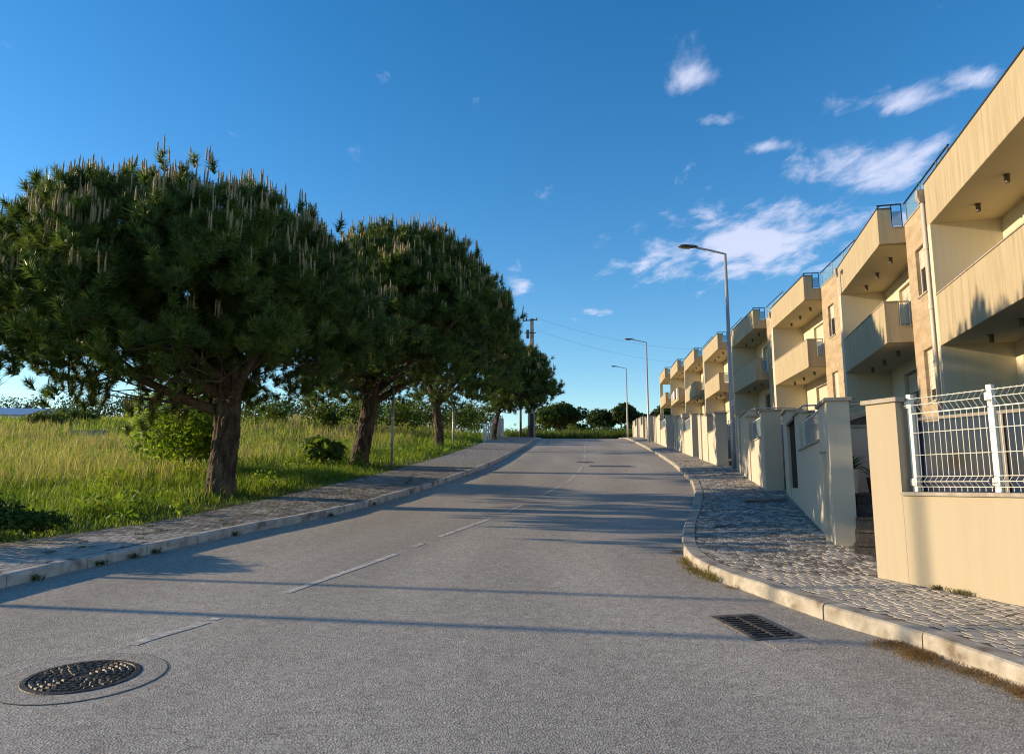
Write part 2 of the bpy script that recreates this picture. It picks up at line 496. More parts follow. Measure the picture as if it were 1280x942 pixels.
def np_mesh(name, verts, faces, mat, parent=None, cols=None, loc=None):
    """fast mesh from arrays; faces (n,3) or (n,4); cols per vertex (n,3)"""
    me = bpy.data.meshes.new(name)
    nv, nf, k = len(verts), len(faces), faces.shape[1]
    me.vertices.add(nv)
    me.vertices.foreach_set('co', np.ascontiguousarray(verts, np.float32).ravel())
    me.loops.add(nf * k)
    me.loops.foreach_set('vertex_index', np.ascontiguousarray(faces, np.int32).ravel())
    me.polygons.add(nf)
    me.polygons.foreach_set('loop_start', np.arange(0, nf * k, k, dtype=np.int32))
    me.polygons.foreach_set('loop_total', np.full(nf, k, dtype=np.int32))
    me.update(calc_edges=True)
    if cols is not None:
        a = me.color_attributes.new('Col', 'FLOAT_COLOR', 'POINT')
        c4 = np.ones((nv, 4), np.float32); c4[:, :3] = cols
        a.data.foreach_set('color', c4.ravel())
    o = bpy.data.objects.new(name, me)
    me.materials.append(MATS[mat])
    col.objects.link(o)
    o.parent = parent
    if loc is not None:
        o.location = loc
    return o


def tag(o, label=None, cat=None, group=None, kind=None):
    if label: o['label'] = label
    if cat: o['category'] = cat
    if group: o['group'] = group
    if kind: o['kind'] = kind
    return o


def thing(name, loc, label, cat, group=None, rz=0.0):
    o = bpy.data.objects.new(name, None)
    o.empty_display_size = .2
    col.objects.link(o)
    o.location = loc
    o.rotation_euler = (0, 0, rz)
    return tag(o, label, cat, group)


def copy_tree(o, parent=None):
    c = o.copy()
    col.objects.link(c)
    c.parent = parent
    for ch in list(o.children):
        copy_tree(ch, c)
    return c


def strip(name, ys, cols_x, cols_z, mat, parent=None):
    """sheet whose columns follow curves: cols_x / cols_z lists of functions of y"""
    nx, ny = len(cols_x), len(ys)
    V = np.zeros((ny, nx, 3))
    for j in range(nx):
        V[:, j, 0] = cols_x[j](ys)
        V[:, j, 1] = ys
        V[:, j, 2] = cols_z[j](V[:, j, 0], ys)
    idx = np.arange(ny * nx).reshape(ny, nx)
    F = np.stack([idx[:-1, :-1], idx[:-1, 1:], idx[1:, 1:], idx[1:, :-1]], -1).reshape(-1, 4)
    o = np_mesh(name, V.reshape(-1, 3), F, mat, parent)
    o.data.polygons.foreach_set('use_smooth', [True] * len(F))
    return o


# ------------------------------------------------------------------ ground, road, sidewalks
ys_g = np.concatenate([np.arange(-40, 0, 4), np.arange(0, 110, 1.0), np.arange(110, 200, 6), np.arange(200, 561, 40)])
gx, gz = [], []
for off in (-400, -250, -160, -110, -80, -60, -48, -40, -34, -28, -24, -20, -17, -14, -12, -10, -8, -6.5, -5, -4, -3, -2, -1.2, -.5, -.02):
    gx.append(lambda y, o=off: inner_l(y) + o)
    gz.append(lambda x, y: field_z(x, y))
gx.append(lambda y: inner_l(y) + .12); gz.append(lambda x, y: Z(y) - .12)
gx.append(lambda y: (kerb_l(y) + kerb_r(y)) / 2); gz.append(lambda x, y: Z(y) - .12)
gx.append(lambda y: wall_r(y) + .02); gz.append(lambda x, y: Z(y) - .12)
gx.append(lambda y: wall_r(y) + .25); gz.append(lambda x, y: Z(y) + .10)
for off in (4, 12, 30, 70, 150, 400):
    gx.append(lambda y, o=off: wall_r(y) + o)
    gz.append(lambda x, y: Z(y) + .10)
tag(strip('ground', ys_g, gx, gz, 'soil'), kind='structure')

ys_r = np.concatenate([np.arange(-14, 0, 1.0), np.arange(0, 30, .25), np.arange(30, 150, 1.0)])
rx = [(lambda y, t=t: kerb_l(y) * (1 - t) + kerb_r(y) * t) for t in np.linspace(-.004, 1.004, 15)]
rz_ = [(lambda x, y, t=t: Z(y) + .05 * (1 - (2 * t - 1) ** 2) - .05) for t in np.linspace(0, 1, 15)]
CROWN = .0
_road_t = np.tile(np.linspace(0, 1, 15), len(ys_r)).astype(np.float32)
road = tag(strip('road', ys_r, rx, [lambda x, y: Z(y)] * 15, 'asphalt'), kind='structure')


_at = road.data.attributes.new('across', 'FLOAT', 'POINT')
_at.data.foreach_set('value', _road_t)


def sheet_on_road(name, path, width, mat, parent, lift=.004, step=.4):
    """thin painted strip laid on the road along a path"""
    path = [Vector((p[0], p[1], 0)) for p in path]
    V, F = [], []
    pts = []
    for a, b in zip(path[:-1], path[1:]):
        n = max(1, int((b - a).length / step))
        for i in range(n):
            pts.append(a.lerp(b, i / n))
    pts.append(path[-1])
    for i, p in enumerate(pts):
        d = (pts[min(i + 1, len(pts) - 1)] - pts[max(i - 1, 0)]).normalized()
        s = Vector((-d.y, d.x, 0)) * width / 2
        for q in (p + s, p - s):
            V.append((q.x, q.y, Zf(q.y) + lift))
    for i in range(len(pts) - 1):
        F.append((2 * i, 2 * i + 1, 2 * i + 3, 2 * i + 2))
    m = MB(); m.v = V; m.f = F
    return m.build(name, mat, parent)


center = curve_fn([(-4.6, -6), (-3.7, 1), (-2.96, 5.85), (-2.7, 6.5), (-2.36, 7.75), (-1.62, 10.2), (-1.2, 11.8), (-.42, 14.25), (.2, 16.45), (1.85, 23.25), (2.75, 28.85), (3.82, 38), (4.86, 48.25), (6.2, 60), (7.6, 76), (9, 100)])
for (y0, y1) in [(5.85, 6.55), (6.62, 6.7), (7.75, 10.25), (10.9, 11.2), (11.9, 14.25), (15.2, 16.6), (18.6, 21.2), (22.4, 25.0), (26.4, 29.2), (31.2, 34.2), (36.2, 39.4), (41.4, 44.6), (46.8, 50.0), (52, 55), (57, 60), (62, 65)]:
    yy = np.linspace(y0, y1, 6)
    sheet_on_road('lane_dash', [(float(center(y)), float(y)) for y in yy], .10, 'paint', road)

# kerbs ---------------------------------------------------------------
def kerb(name, fn, side, mat, y0, y1, length, label):
    """side: +1 the kerb body lies to +x of the curve, -1 to -x"""
    root = bpy.data.objects.new(name, None)
    col.objects.link(root)
    tag(root, kind='structure')
    y = y0
    i = 0
    W = .16 if side < 0 else .20
    while y < y1:
        ln = length * random.uniform(.9, 1.1)
        slope = (float(fn(y + .2)) - float(fn(y))) / .2
        dy = ln / math.hypot(1, slope)
        g = .006
        nseg = 3
        m = MB()
        dz = random.uniform(-.006, .006)
        dx = random.uniform(-.006, .006)
        rings = []
        for k in range(nseg + 1):
            yy = y + g + (dy - 2 * g) * k / nseg
            x = float(fn(yy))
            s = (float(fn(yy + .1)) - float(fn(yy - .1))) / .2
            n = Vector((1, -s, 0)).normalized() * side
            z = Zf(yy) + dz
            p = Vector((x + dx, yy, 0))
            prof = [(-.0, -.15), (.004, .105), (.012, .125), (.028, .137), (W - .012, .139), (W, .13), (W, -.15)]
            rings.append([(p.x + n.x * a, p.y + n.y * a, z + b + random.uniform(-.0025, .0025)) for a, b in prof])
        V = [v for r in rings for v in r]
        q = len(rings[0])
        F = []
        for k in range(nseg):
            for j in range(q - 1):
                f = (k * q + j, k * q + j + 1, (k + 1) * q + j + 1, (k + 1) * q + j)
                F.append(f if side > 0 else f[::-1])
        F.append(tuple(range(q))); F.append(tuple(nseg * q + j for j in range(q))[::-1])
        m.v = V; m.f = F
        m.build('kerb_stone', mat, root)
        y += dy
        i += 1
    return root


kerb('kerb_right', kerb_r, 1, 'kerb_granite', -2.0, 84, .95, '')
kerb('kerb_left', kerb_l, -1, 'kerb_lime', 2.0, 84, 1.05, '')

# sidewalks: bed sheet + stones ----------------------------------------
ys_s = np.concatenate([np.arange(-12, 0, 1.0), np.arange(0, 34, .25), np.arange(34, 150, 1.0)])
bed_r_near = strip('sidewalk_right', ys_s[ys_s <= 31], [(lambda y, t=t: (kerb_r(y) + .18) * (1 - t) + (wall_r(y) + .5) * t) for t in np.linspace(0, 1, 7)], [lambda x, y: side_z_r(x, y) - .0028] * 7, 'joint_sand')
tag(bed_r_near, kind='structure')
bed_r = strip('sidewalk_right_far', ys_s[ys_s >= 30.9], [(lambda y, t=t: (kerb_r(y) + .18) * (1 - t) + (wall_r(y) + .5) * t) for t in np.linspace(0, 1, 7)], [lambda x, y: side_z_r(x, y)] * 7, 'cobble_far')
tag(bed_r, kind='structure')
bed_l_near = strip('sidewalk_left', ys_s[ys_s <= 27], [(lambda y, t=t: (kerb_l(y) - .15) * (1 - t) + (inner_l(y) - .15) * t) for t in np.linspace(0, 1, 7)], [lambda x, y: side_z_l(x, y) - .0035] * 7, 'joint_sand')
tag(bed_l_near, kind='structure')
bed_l = strip('sidewalk_left_far', ys_s[ys_s >= 26.9], [(lambda y, t=t: (kerb_l(y) - .15) * (1 - t) + (inner_l(y) - .15) * t) for t in np.linspace(0, 1, 7)], [lambda x, y: side_z_l(x, y) + .002] * 7, 'cobble_far')
tag(bed_l, kind='structure')


def paving(bed, ka, kb, zfn, y0, y1, size, mats, n_single, gap=.011, skip=None, rise=.0, wave=.16):
    """rows of split stones in shallow arcs between two edge curves"""
    stones = []
    ny = int((y1 - y0) / size)
    wmax = max(float(abs(kb(y) - ka(y))) for y in np.linspace(y0, y1, 40))
    nw = int(wmax / size) + 1
    sgn = 1 if float(kb(y0)) > float(ka(y0)) else -1
    jit = rng.uniform(-.22, .22, (ny + 2, nw + 2, 2)) * size
    for i in range(ny + 1):
        shift = (i % 2) * .5 * size + random.uniform(-.2, .2) * size
        for j in range(nw):
            cs = []
            w0, w1 = j * size + shift - .5 * size, (j + 1) * size + shift - .5 * size
            yc0 = y0 + i * size
            wm = (w0 + w1) / 2
            Wd = float(abs(kb(yc0) - ka(yc0)))
            if wm < 0 or wm > Wd:
                continue
            ok = True
            for (a, b, jj, ii) in ((w0, 0, j, i), (w1, 0, j + 1, i), (w1, 1, j + 1, i + 1), (w0, 1, j, i + 1)):
                yy = yc0 + b * size + wave * (abs(((a / .62) % 2) - 1) ** 1.5) + jit[ii, jj, 1]
                ww = a + jit[ii, jj, 0]
                ww = min(max(ww, 0.0), Wd)
                cs.append((float(ka(yy)) + sgn * ww, yy))
            cx = sum(c[0] for c in cs) / 4; cy = sum(c[1] for c in cs) / 4
            if skip and skip(cx, cy):
                continue
            ar = abs((cs[2][0] - cs[0][0]) * (cs[3][1] - cs[1][1]) - (cs[3][0] - cs[1][0]) * (cs[2][1] - cs[0][1])) / 2
            if ar < .0025:
                continue
            stones.append((cx, cy, cs))
    vis = [s for s in stones if s[1] > 3.5 and abs(s[0] / s[1]) < .74]
    vis.sort(key=lambda s: s[0] ** 2 + s[1] ** 2)
    single = set(id(s) for s in vis[:n_single])
    rest = {m: MB() for m in mats}
    for s in stones:
        cx, cy, cs = s
        z = float(zfn(cx, cy)) + rise + random.uniform(-.0008, .0008)
        sl = (Zf(cy + .1) - Zf(cy - .1)) / .2
        tx, ty = random.uniform(-.012, .012), random.uniform(-.012, .012)
        sh = gap / size
        mb_pts, ring2, ring3 = [], [], []
        for (x, y) in cs:
            dx, dy = x - cx, y - cy
            for rr, k, dz in ((ring3, 1 - sh, -.028), (ring2, 1 - sh * 1.05, -.0006), (mb_pts, 1 - sh - .09, 0)):
                rr.append((cx + dx * k, cy + dy * k, z + (sl + ty) * dy * k + tx * dx * k + dz))
        V = ring3 + ring2 + mb_pts
        F = [(8, 9, 10, 11)]
        for k in range(4):
            k2 = (k + 1) % 4
            F += [(k, k2, 4 + k2, 4 + k), (4 + k, 4 + k2, 8 + k2, 8 + k)]
        if sgn < 0:
            F = [f[::-1] for f in F]
        mt = random.choice(mats)
        if id(s) in single:
            m = MB(); m.v = V; m.f = F
            m.build('paving_stone', mt, bed)
        else:
            rest[mt].poly(V, F)
    # all remaining stones joined
    allm = MB()
    mi = []
    for k, mt in enumerate(mats):
        if not rest[mt].f: continue
        allm.poly(rest[mt].v, rest[mt].f); mi += [k] * len(rest[mt].f)
    me = allm.mesh('small_paving_stones')
    for mt in mats: me.materials.append(MATS[mt])
    me.polygons.foreach_set('material_index', mi)
    o = bpy.data.objects.new('paving_stones_beyond', me)
    col.objects.link(o); o.parent = bed
    tag(o, kind='stuff')


paving(bed_r_near, lambda y: kerb_r(y) + .205, lambda y: wall_r(y) + .35, side_z_r, 3.0, 30.6, .108, ['cobble', 'cobble_pale', 'cobble', 'cobble_dark'], 300)
noisy('cobble_l', (.32, .30, .27), (.48, .45, .41), scale=3.2, bump=.6, bscale=70, bdist=.006, rough=.7)
noisy('cobble_l2', (.26, .245, .22), (.40, .375, .34), scale=3.2, bump=.6, bscale=70, bdist=.006, rough=.7)
paving(bed_l_near, lambda y: kerb_l(y) - .165, lambda y: inner_l(y) - .06, side_z_l, 1.5, 26.6, .115, ['cobble_l', 'cobble_l2', 'cobble_l'], 300, rise=.0)

# manholes, drain grate, covers -----------------------------------------
def on_slope(o, sl, rz):
    o.rotation_euler = (Matrix.Rotation(sl, 3, 'X') @ Matrix.Rotation(rz, 3, 'Z')).to_euler()


def manhole(loc, r, label, spin=0.0, detail=True):
    x, y = loc
    sl = math.atan((Zf(y + .3) - Zf(y - .3)) / .6)
    t = thing('manhole_cover', (x, y, Zf(y)), label, 'manhole cover', 'manhole covers set in the road')
    t.rotation_euler = (sl, 0, 0)
    n = 48
    def ring(m, r0, r1, z0, z1):
        V = []
        for k in range(n):
            a = 2 * math.pi * k / n
            V += [(r0 * math.cos(a), r0 * math.sin(a), z0), (r1 * math.cos(a), r1 * math.sin(a), z1)]
        m.poly(V, [(2 * k, 2 * ((k + 1) % n), 2 * ((k + 1) % n) + 1, 2 * k + 1)[::-1] for k in range(n)])
    def disc(m, r0, z):
        m.poly([(r0 * math.cos(2 * math.pi * k / n), r0 * math.sin(2 * math.pi * k / n), z) for k in range(n)], [tuple(range(n))])
    f = MB(); ring(f, r, r * 1.10, .012, .010); ring(f, r * 1.10, r * 1.13, .010, .002); ring(f, r * .985, r, -.004, .012)
    f.build('frame', 'cast_iron', t)
    p = MB(); disc(p, r * .985, .006)
    p.build('plate', 'cast_iron', t)
    if detail:
        c = MB()
        # raised lugs in rings, each one a low block
        for rr, cnt in ((.90, 34), (.76, 28), (.62, 22), (.48, 17), (.34, 12), (.2, 7)):
            for k in range(cnt):
                a = 2 * math.pi * (k + random.uniform(-.1, .1)) / cnt + rr * 9
                w = r * .045; l = math.pi * r * rr / cnt * .66
                ca, sa = math.cos(a), math.sin(a)
                def P(q, s, z): return ((r * rr + q) * ca - s * sa, (r * rr + q) * sa + s * ca, z)
                c.hexa([P(-w, -l, .006), P(w, -l, .006), P(w, l, .006), P(-w, l, .006)], [P(-w * .7, -l * .85, .016), P(w * .7, -l * .85, .016), P(w * .7, l * .85, .016), P(-w * .7, l * .85, .016)])
        c.build('raised_tread', 'cast_iron', t)
    # the patched asphalt round the frame
    a = MB(); ring(a, r * 1.13, r * 1.62, .0045, .0045)
    a.build('asphalt_patch', 'asphalt', t)
    s = MB(); ring(s, r * 1.62, r * 1.645, .0052, .0046)
    s.build('patch_joint', 'tar', t)
    return t


simple('tar', (.11, .10, .09), .9)
manhole((-2.9, 5.1), .32, 'large round cast iron manhole cover nearest the camera, on the left lane')
manhole((3.3, 32.6), .36, 'round manhole cover far up the road on the centre line', detail=False)

m3 = thing('utility_cover', (4.05, 29.8, Zf(29.8)), 'long dark rectangular cover in the road just right of the far centre line', 'utility cover')
on_slope(m3, math.atan(.091), R(-6))
q = MB(); q.box(-.85, .85, -.36, .36, -.02, .008); q.build('plate', 'cast_iron', m3)
q = MB()
for (a, b, c, d) in ((-.93, .93, -.44, -.36), (-.93, .93, .36, .44), (-.93, -.85, -.36, .36), (.85, .93, -.36, .36)): q.box(a, b, c, d, -.02, .012)
q.build('frame', 'concrete', m3)

# drain grate against the right kerb
noisy('worn_iron', (.045, .038, .03), (.15, .125, .095), scale=14, rough=.6, bump=.4)
gr_t = thing('drain_grate', (2.07, 6.40, Zf(6.40)), 'rectangular cast iron drain grate in the gutter beside the right kerb', 'drain grate')
on_slope(gr_t, math.atan(.064), R(101))
gr_t.scale = (.86, .86, 1)
q = MB()
for (a, b, c, d) in ((-.46, .46, -.25, -.20), (-.46, .46, .20, .25), (-.46, -.40, -.20, .20), (.40, .46, -.20, .20)): q.box(a, b, c, d, -.03, .010)
q.build('frame', 'worn_iron', gr_t)
q = MB(); q.box(-.40, .40, -.20, .20, -.03, .0045); 
simple('dark_pit', (.004, .004, .004), .9)
q.build('pit', 'dark_pit', gr_t)
for k in range(11):
    q = MB(); x = -.36 + k * .072; q.box(x - .011, x + .011, -.198, .198, .0047, .014); q.build('bar', 'cast_iron', gr_t)
q = MB(); q.box(-.398, .398, -.014, .014, .0048, .0155); q.build('cross_bar', 'cast_iron', gr_t)
# concrete apron at its near end
q = MB(); q.box(-.80, -.462, -.26, .20, -.03, .0035); q.build('apron', 'asphalt', gr_t)

# covers in the right sidewalk
for (x, y, w, h, lab, mt) in ((5.55, 15.6, .55, .28, 'long flat rusty service cover in the cobbles by the grille in the wall', 'cast_iron'), (3.45, 12.0, .12, .10, 'small dark valve cover sunk in the shaded cobbles', 'cast_iron')):
    z = float(side_z_r(x, y))
    o = MB(); o.box(-w, w, -h, h, -.05, .016)
    ob = tag(o.build('service_cover', mt, None, bevel=.006), lab, 'service cover')
    ob.location = (x, y, z); on_slope(ob, math.atan(.085), R(-15))

# ------------------------------------------------------------------ houses
# local frame of a house: x = along the row towards the camera (u), y = into the house (v), z = 0 at the underside of the first-floor balcony
BAL = 5.75
VW, VB = .67, 1.42      # stone wall face, loggia back wall face


def panel_wall(m, u0, u1, z0, z1, v0, v1, holes):
    """wall slab in the u-z plane with rectangular openings"""
    us = sorted(set([u0, u1] + [h[0] for h in holes] + [h[1] for h in holes]))
    zs = sorted(set([z0, z1] + [h[2] for h in holes] + [h[3] for h in holes]))
    for a, b in zip(us[:-1], us[1:]):
        run = None
        for c, d in zip(zs[:-1], zs[1:]):
            um, zm = (a + b) / 2, (c + d) / 2
            solid = not any(h[0] < um < h[1] and h[2] < zm < h[3] for h in holes)
            if solid:
                if run is None: run = [c, d]
                else: run[1] = d
            if (not solid) and run:
                m.box(a, b, v0, v1, *run); run = None
        if run: m.box(a, b, v0, v1, *run)


def glazing(root, name, u0, u1, z0, z1, v, frame_mat, pane_mat, mull=1, shutter=0.0):
    f = MB(); t = .055
    f.box(u0, u0 + t, v, v + .06, z0, z1); f.box(u1 - t, u1, v, v + .06, z0, z1)
    f.box(u0 + t, u1 - t, v, v + .06, z0, z0 + t); f.box(u0 + t, u1 - t, v, v + .06, z1 - t, z1)
    for k in range(1, mull + 1):
        c = u0 + (u1 - u0) * k / (mull + 1)
        f.box(c - t / 2, c + t / 2, v + .002, v + .058, z0 + t, z1 - t)
    w = f.build(name, frame_mat, root)
    p = MB(); p.box(u0 + t, u1 - t, v + .025, v + .035, z0 + t, z1 - t)
    p.build('pane', pane_mat, w)
    if shutter > 0:
        s = MB(); n = max(3, int((z1 - z0) * shutter / .06))
        for k in range(n):
            za = z1 - t - (k + 1) * .058
            s.box(u0 + t, u1 - t, v + .006 + .006 * (k % 2), v + .02, za, za + .055)
        s.build('shutter', 'shutter', w)
    return w


def ceiling_lights(bal, z, us):
    for u in us:
        m = MB()
        m.tube([(u, .62, z - .001), (u, .62, z - .02)], .062, 12)
        m.tube([(u, .62, z - .021), (u, .62, z - .17)], .048, 12)
        m.build('ceiling_light', 'dark_fitting', bal)


def make_house(P_LEN, open_end=False, terr=-2.4):
    root = bpy.data.objects.new('terraced_house', None)
    col.objects.link(root)
    # main body behind the loggia
    m = MB(); m.box(.02, P_LEN - .02, 1.64, 9.5, -4.3, 2.98); m.build('wall', 'plaster_cream', root)
    m = MB(); m.box(.02, P_LEN - .02, 1.43, 9.5, 2.984, 3.06); m.build('roof_deck', 'concrete', root)
    # loggia back walls with openings, one per storey
    holes = [(1.7, 4.7, -2.55, -.35), (1.9, 4.6, .28, 2.38)]
    u_end = BAL
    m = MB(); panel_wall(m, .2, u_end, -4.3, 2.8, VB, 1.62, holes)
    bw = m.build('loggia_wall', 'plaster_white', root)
    glazing(root, 'patio_door', *holes[0], VB + .10, 'window_frame', 'dark_pane', 1, random.choice((0, 0, .3, .55)))
    glazing(root, 'balcony_door', *holes[1], VB + .10, 'window_frame_light', 'dark_pane', 1, random.choice((.25, .42, .7, .96)))
    # fin between the houses
    m = MB()
    if open_end:
        m.box(0, .2, .0, .34, -4.3, 2.797); m.box(0, .2, 1.2, 1.62, -4.3, 2.797)
        m.box(0, .2, .344, 1.197, -.02, 1.0)
    else:
        m.box(0, .2, .0, 1.62, -4.3, 2.797)
    m.build('party_wall', 'plaster_white', root)
    # stone clad bay
    wu = BAL + .72
    wh = [(wu, wu + .7, 1.05, 2.30), (wu, wu + .7, -1.75, -.38)]
    m = MB(); panel_wall(m, BAL + .002, P_LEN, -4.3, 3.28, VW, VW + .2, wh)
    m.box(BAL + .002, BAL + .2, VW + .2, 1.62, -4.3, 3.0)
    m.build('stone_cladding', 'travertine', root)
    m = MB(); m.box(BAL + .21, P_LEN, VW + .32, 1.63, -4.3, 3.0); m.build('inner_wall', 'plaster_cream', root)
    for h, s in zip(wh, (random.choice((.4, .62, .8)), random.choice((.3, .5, .75)))):
        w = glazing(root, 'window', *h, VW + .09, 'window_frame_light', 'dark_pane', 0, s)
        q = MB(); q.box(h[0] - .04, h[1] + .04, VW - .03, VW + .085, h[2] - .05, h[2] - .002); q.build('sill', 'coping_stone', w)
    m = MB(); m.box(BAL + .001, P_LEN, VW - .02, VW + .22, 3.281, 3.32); m.build('bay_coping', 'coping_stone', root)
    # balconies
    for lvl, z0 in ((0, 0.0), (1, 2.8)):
        h = 1.13 if lvl == 0 else 1.0
        m = MB()
        u0 = .202 if lvl == 0 else 0.0
        m.box(u0, BAL, .0, .18, z0, z0 + h)                       # street parapet
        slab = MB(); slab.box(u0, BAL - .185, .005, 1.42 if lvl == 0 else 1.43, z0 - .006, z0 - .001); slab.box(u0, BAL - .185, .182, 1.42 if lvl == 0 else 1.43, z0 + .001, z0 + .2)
        m.box(BAL - .18, BAL, .18, .34, z0, z0 + h)            # corner
        m.box(BAL - .18, BAL, .34, VW, z0, z0 + .44)
        bal = m.build('balcony', 'plaster_cream', root)
        slab.build('soffit', 'plaster_soffit_bounce', bal)
        if lvl == 1: tag(bal, 'solid parapet of the roof terrace')
        c = MB(); c.box(u0, BAL + .015, -.02, .20, z0 + h + .001, z0 + h + .028); c.box(BAL - .2, BAL + .015, .20, .36, z0 + h + .001, z0 + h + .028)
        c.build('coping', 'coping_stone' if lvl == 0 else 'dark_coping', bal)
        c = MB(); c.box(BAL - .2, BAL + .015, .345, VW - .002, z0 + .441, z0 + .465); c.build('sill', 'coping_stone', bal)
        rail = MB()
        rm = 'steel' if lvl == 0 else 'dark_metal'
        zt = z0 + h + (.02 if lvl == 0 else .14)
        for v in (.385, VW - .03):
            rail.tube([(BAL - .09, v, z0 + .465), (BAL - .09, v, zt)], .017, 8)
        rail.tube([(BAL - .09, .30 if lvl == 0 else .02, zt), (BAL - .09, VW - .02, zt)], .022, 8)
        if lvl == 1:
            rail.tube([(.02, .09, zt), (BAL - .09, .09, zt)], .02, 8)
            for u in (.3, 1.5, 2.7, 3.9, 5.1): rail.tube([(u, .09, z0 + h + .028), (u, .09, zt)], .012, 6)
            rail.tube([(BAL - .09, VW + .05, zt), (P_LEN, VW + .05, zt)], .022, 8)
            for u in (BAL + .1, BAL + 1.4, BAL + 2.7, P_LEN - .05): rail.tube([(u, VW + .05, 3.32), (u, VW + .05, zt)], .015, 6)
        rail.build('railing', rm, bal)
        g = MB(); g.box(BAL - .096, BAL - .084, .41, VW - .055, z0 + .52, z0 + h - .06)
        g.build('glass_panel', 'rail_glass', bal)
        if lvl == 1:
            for ua in (BAL + .14, BAL + 1.44, BAL + 2.74):
                g = MB(); g.box(ua, ua + 1.22 if ua < BAL + 2.7 else P_LEN - .1, VW + .044, VW + .056, 3.37, zt - .09)
                g.build('glass_panel', 'rail_glass', bal)
        ceiling_lights(bal, z0, (1.25, 2.75, 4.35))
    # downpipe in front of the bay
    m = MB()
    VP = .11
    up = P_LEN - .085
    m.tube([(up, VP, -4.2), (up, VP, 2.62)], .052, 10)
    pipe = m.build('downpipe', 'pipe_cream', root, smooth=True)
    m = MB(); m.hexa([(up - .07, VP - .07, 2.62), (up + .07, VP - .07, 2.62), (up + .07, VP + .1, 2.62), (up - .07, VP + .1, 2.62)],
                     [(up - .1, VP - .12, 2.74), (up + .08, VP - .12, 2.74), (up + .08, VP + .1, 2.74), (up - .1, VP + .1, 2.74)])
    m.box(up - .1, up + .08, VP - .12, VP + .1, 2.741, 2.92)
    m.build('rain_hopper', 'coping_stone', pipe)
    for z in (-1.2, .1, 1.5):
        m = MB(); m.tube([(up, VP, z), (up, VP, z + .13)], .068, 10); m.build('pipe_collar', 'pipe_cream', pipe)
    # raised front terrace
    m = MB(); m.box(0, P_LEN - .01, terr, VB - .02, -4.6, -2.66); m.build('terrace', 'concrete', root)
    return root


HOUSES = [  # x, y of the far front corner, underside level, row heading
    (9.51, 15.8, 4.63, 14.7, 'nearest terraced house, its long balconies cut by the right picture edge'),
    (11.64, 24.9, 5.42, 14.0, 'second terraced house from the camera, lower balcony in tree shade'),
    (12.74, 34.6, 6.32, 6.8, 'third terraced house from the camera, behind the lamp post base walls, both balconies sunlit'),
    (13.52, 43.6, 7.08, 5.4, 'fourth terraced house from the camera, just right of the near lamp post, shaded lower balcony'),
    (14.46, 53.6, 7.87, 5.4, 'fifth terraced house from the camera, just left of the near lamp post'),
    (15.42, 63.7, 8.72, 5.4, 'sixth terraced house from the camera, plain balconies without washing'),
    (16.34, 73.6, 9.52, 5.4, 'seventh terraced house from the camera, with washing hung over its lower balcony'),
    (17.35, 83.8, 10.38, 5.8, 'farthest terraced house, its end loggia open to the sky'),
]
for k, (x, y, z, th, lab) in enumerate(HOUSES):
    plen = math.hypot(x - HOUSES[k - 1][0], y - HOUSES[k - 1][1]) - .02 if k else 9.7
    h = make_house(plen, k == len(HOUSES) - 1, -2.4 if k else -.25)
    # local +x -> (-sin, -cos), local +y -> (cos, -sin)
    a = R(th)
    h.location = (x, y, z)
    h.rotation_euler = (0, 0, math.atan2(-math.cos(a), -math.sin(a)))
    tag(h, lab, 'house', 'terraced houses stepping up the street')


def house_pt(k, u, v, z):
    x, y, zz, th, _ = HOUSES[k]
    a = R(th)
    return Vector((x - math.sin(a) * u + math.cos(a) * v, y - math.cos(a) * u - math.sin(a) * v, zz + z))


# washing on the seventh house
for (u, w, h, mt, lab) in ((2.2, 1.0, .75, 'cloth_white', 'white cloth hung over the lower balcony of the seventh house, nearer the road end'),
                           (3.45, .75, .85, 'cloth_dark', 'dark cloth hung over the lower balcony of the seventh house'),
                           (4.5, .9, .95, 'cloth_white', 'white cloth hung at the near corner of the seventh house balcony')):
    m = MB(); n = 10
    pts = []
    for j in range(n + 1):
        uu = u + w * j / n
        b = .02 * math.sin(j * 1.9)
        pts.append([house_pt(6, uu, -.035 - .012 + b * .6, 1.12 - h + .05 * math.sin(j)), house_pt(6, uu, -.04, 1.12), house_pt(6, uu, -.02, 1.18), house_pt(6, uu, .21, 1.18), house_pt(6, uu, .23, .7)])
    V = [p for r in pts for p in r]; F = []
    for j in range(n):
        for i in range(4):
            F.append((j * 5 + i, j * 5 + i + 1, (j + 1) * 5 + i + 1, (j + 1) * 5 + i))
    m.v = [tuple(v) for v in V]; m.f = F
    o = m.build('hanging_cloth', mt)
    so = o.modifiers.new('thick', 'SOLIDIFY'); so.thickness = .012
    tag(o, lab, 'cloth', 'washing hung out on a balcony')


# terrace railings seen above the garden walls
for k, lab in ((1, 'thin steel terrace railing in front of the second house'), (2, 'thin steel terrace railing in front of the third house'), (3, 'thin steel terrace railing in front of the fourth house'), (4, 'thin steel terrace railing in front of the fifth house')):
    t = thing('terrace_railing', house_pt(k, 0, -2.3, -2.66), lab, 'railing', 'terrace railings')
    t.rotation_euler = (0, 0, math.atan2(-math.cos(R(HOUSES[k][3])), -math.sin(R(HOUSES[k][3]))))
    m = MB(); m.tube([(.2, 0, .95), (6.2, 0, .95)], .022, 8); m.tube([(6.2, 0, .95), (6.2, 1.6, .95)], .022, 8); m.build('handrail', 'steel', t)
    for u in (.2, 1.7, 3.2, 4.7, 6.2):
        m = MB(); m.tube([(u, 0, 0), (u, 0, .93)], .018, 8); m.build('post', 'steel', t)
    for u in (.3, 1.8, 3.3, 4.8):
        m = MB(); m.box(u, u + 1.3, -.005, .005, .1, .82); m.build('glass_panel', 'rail_glass', t)


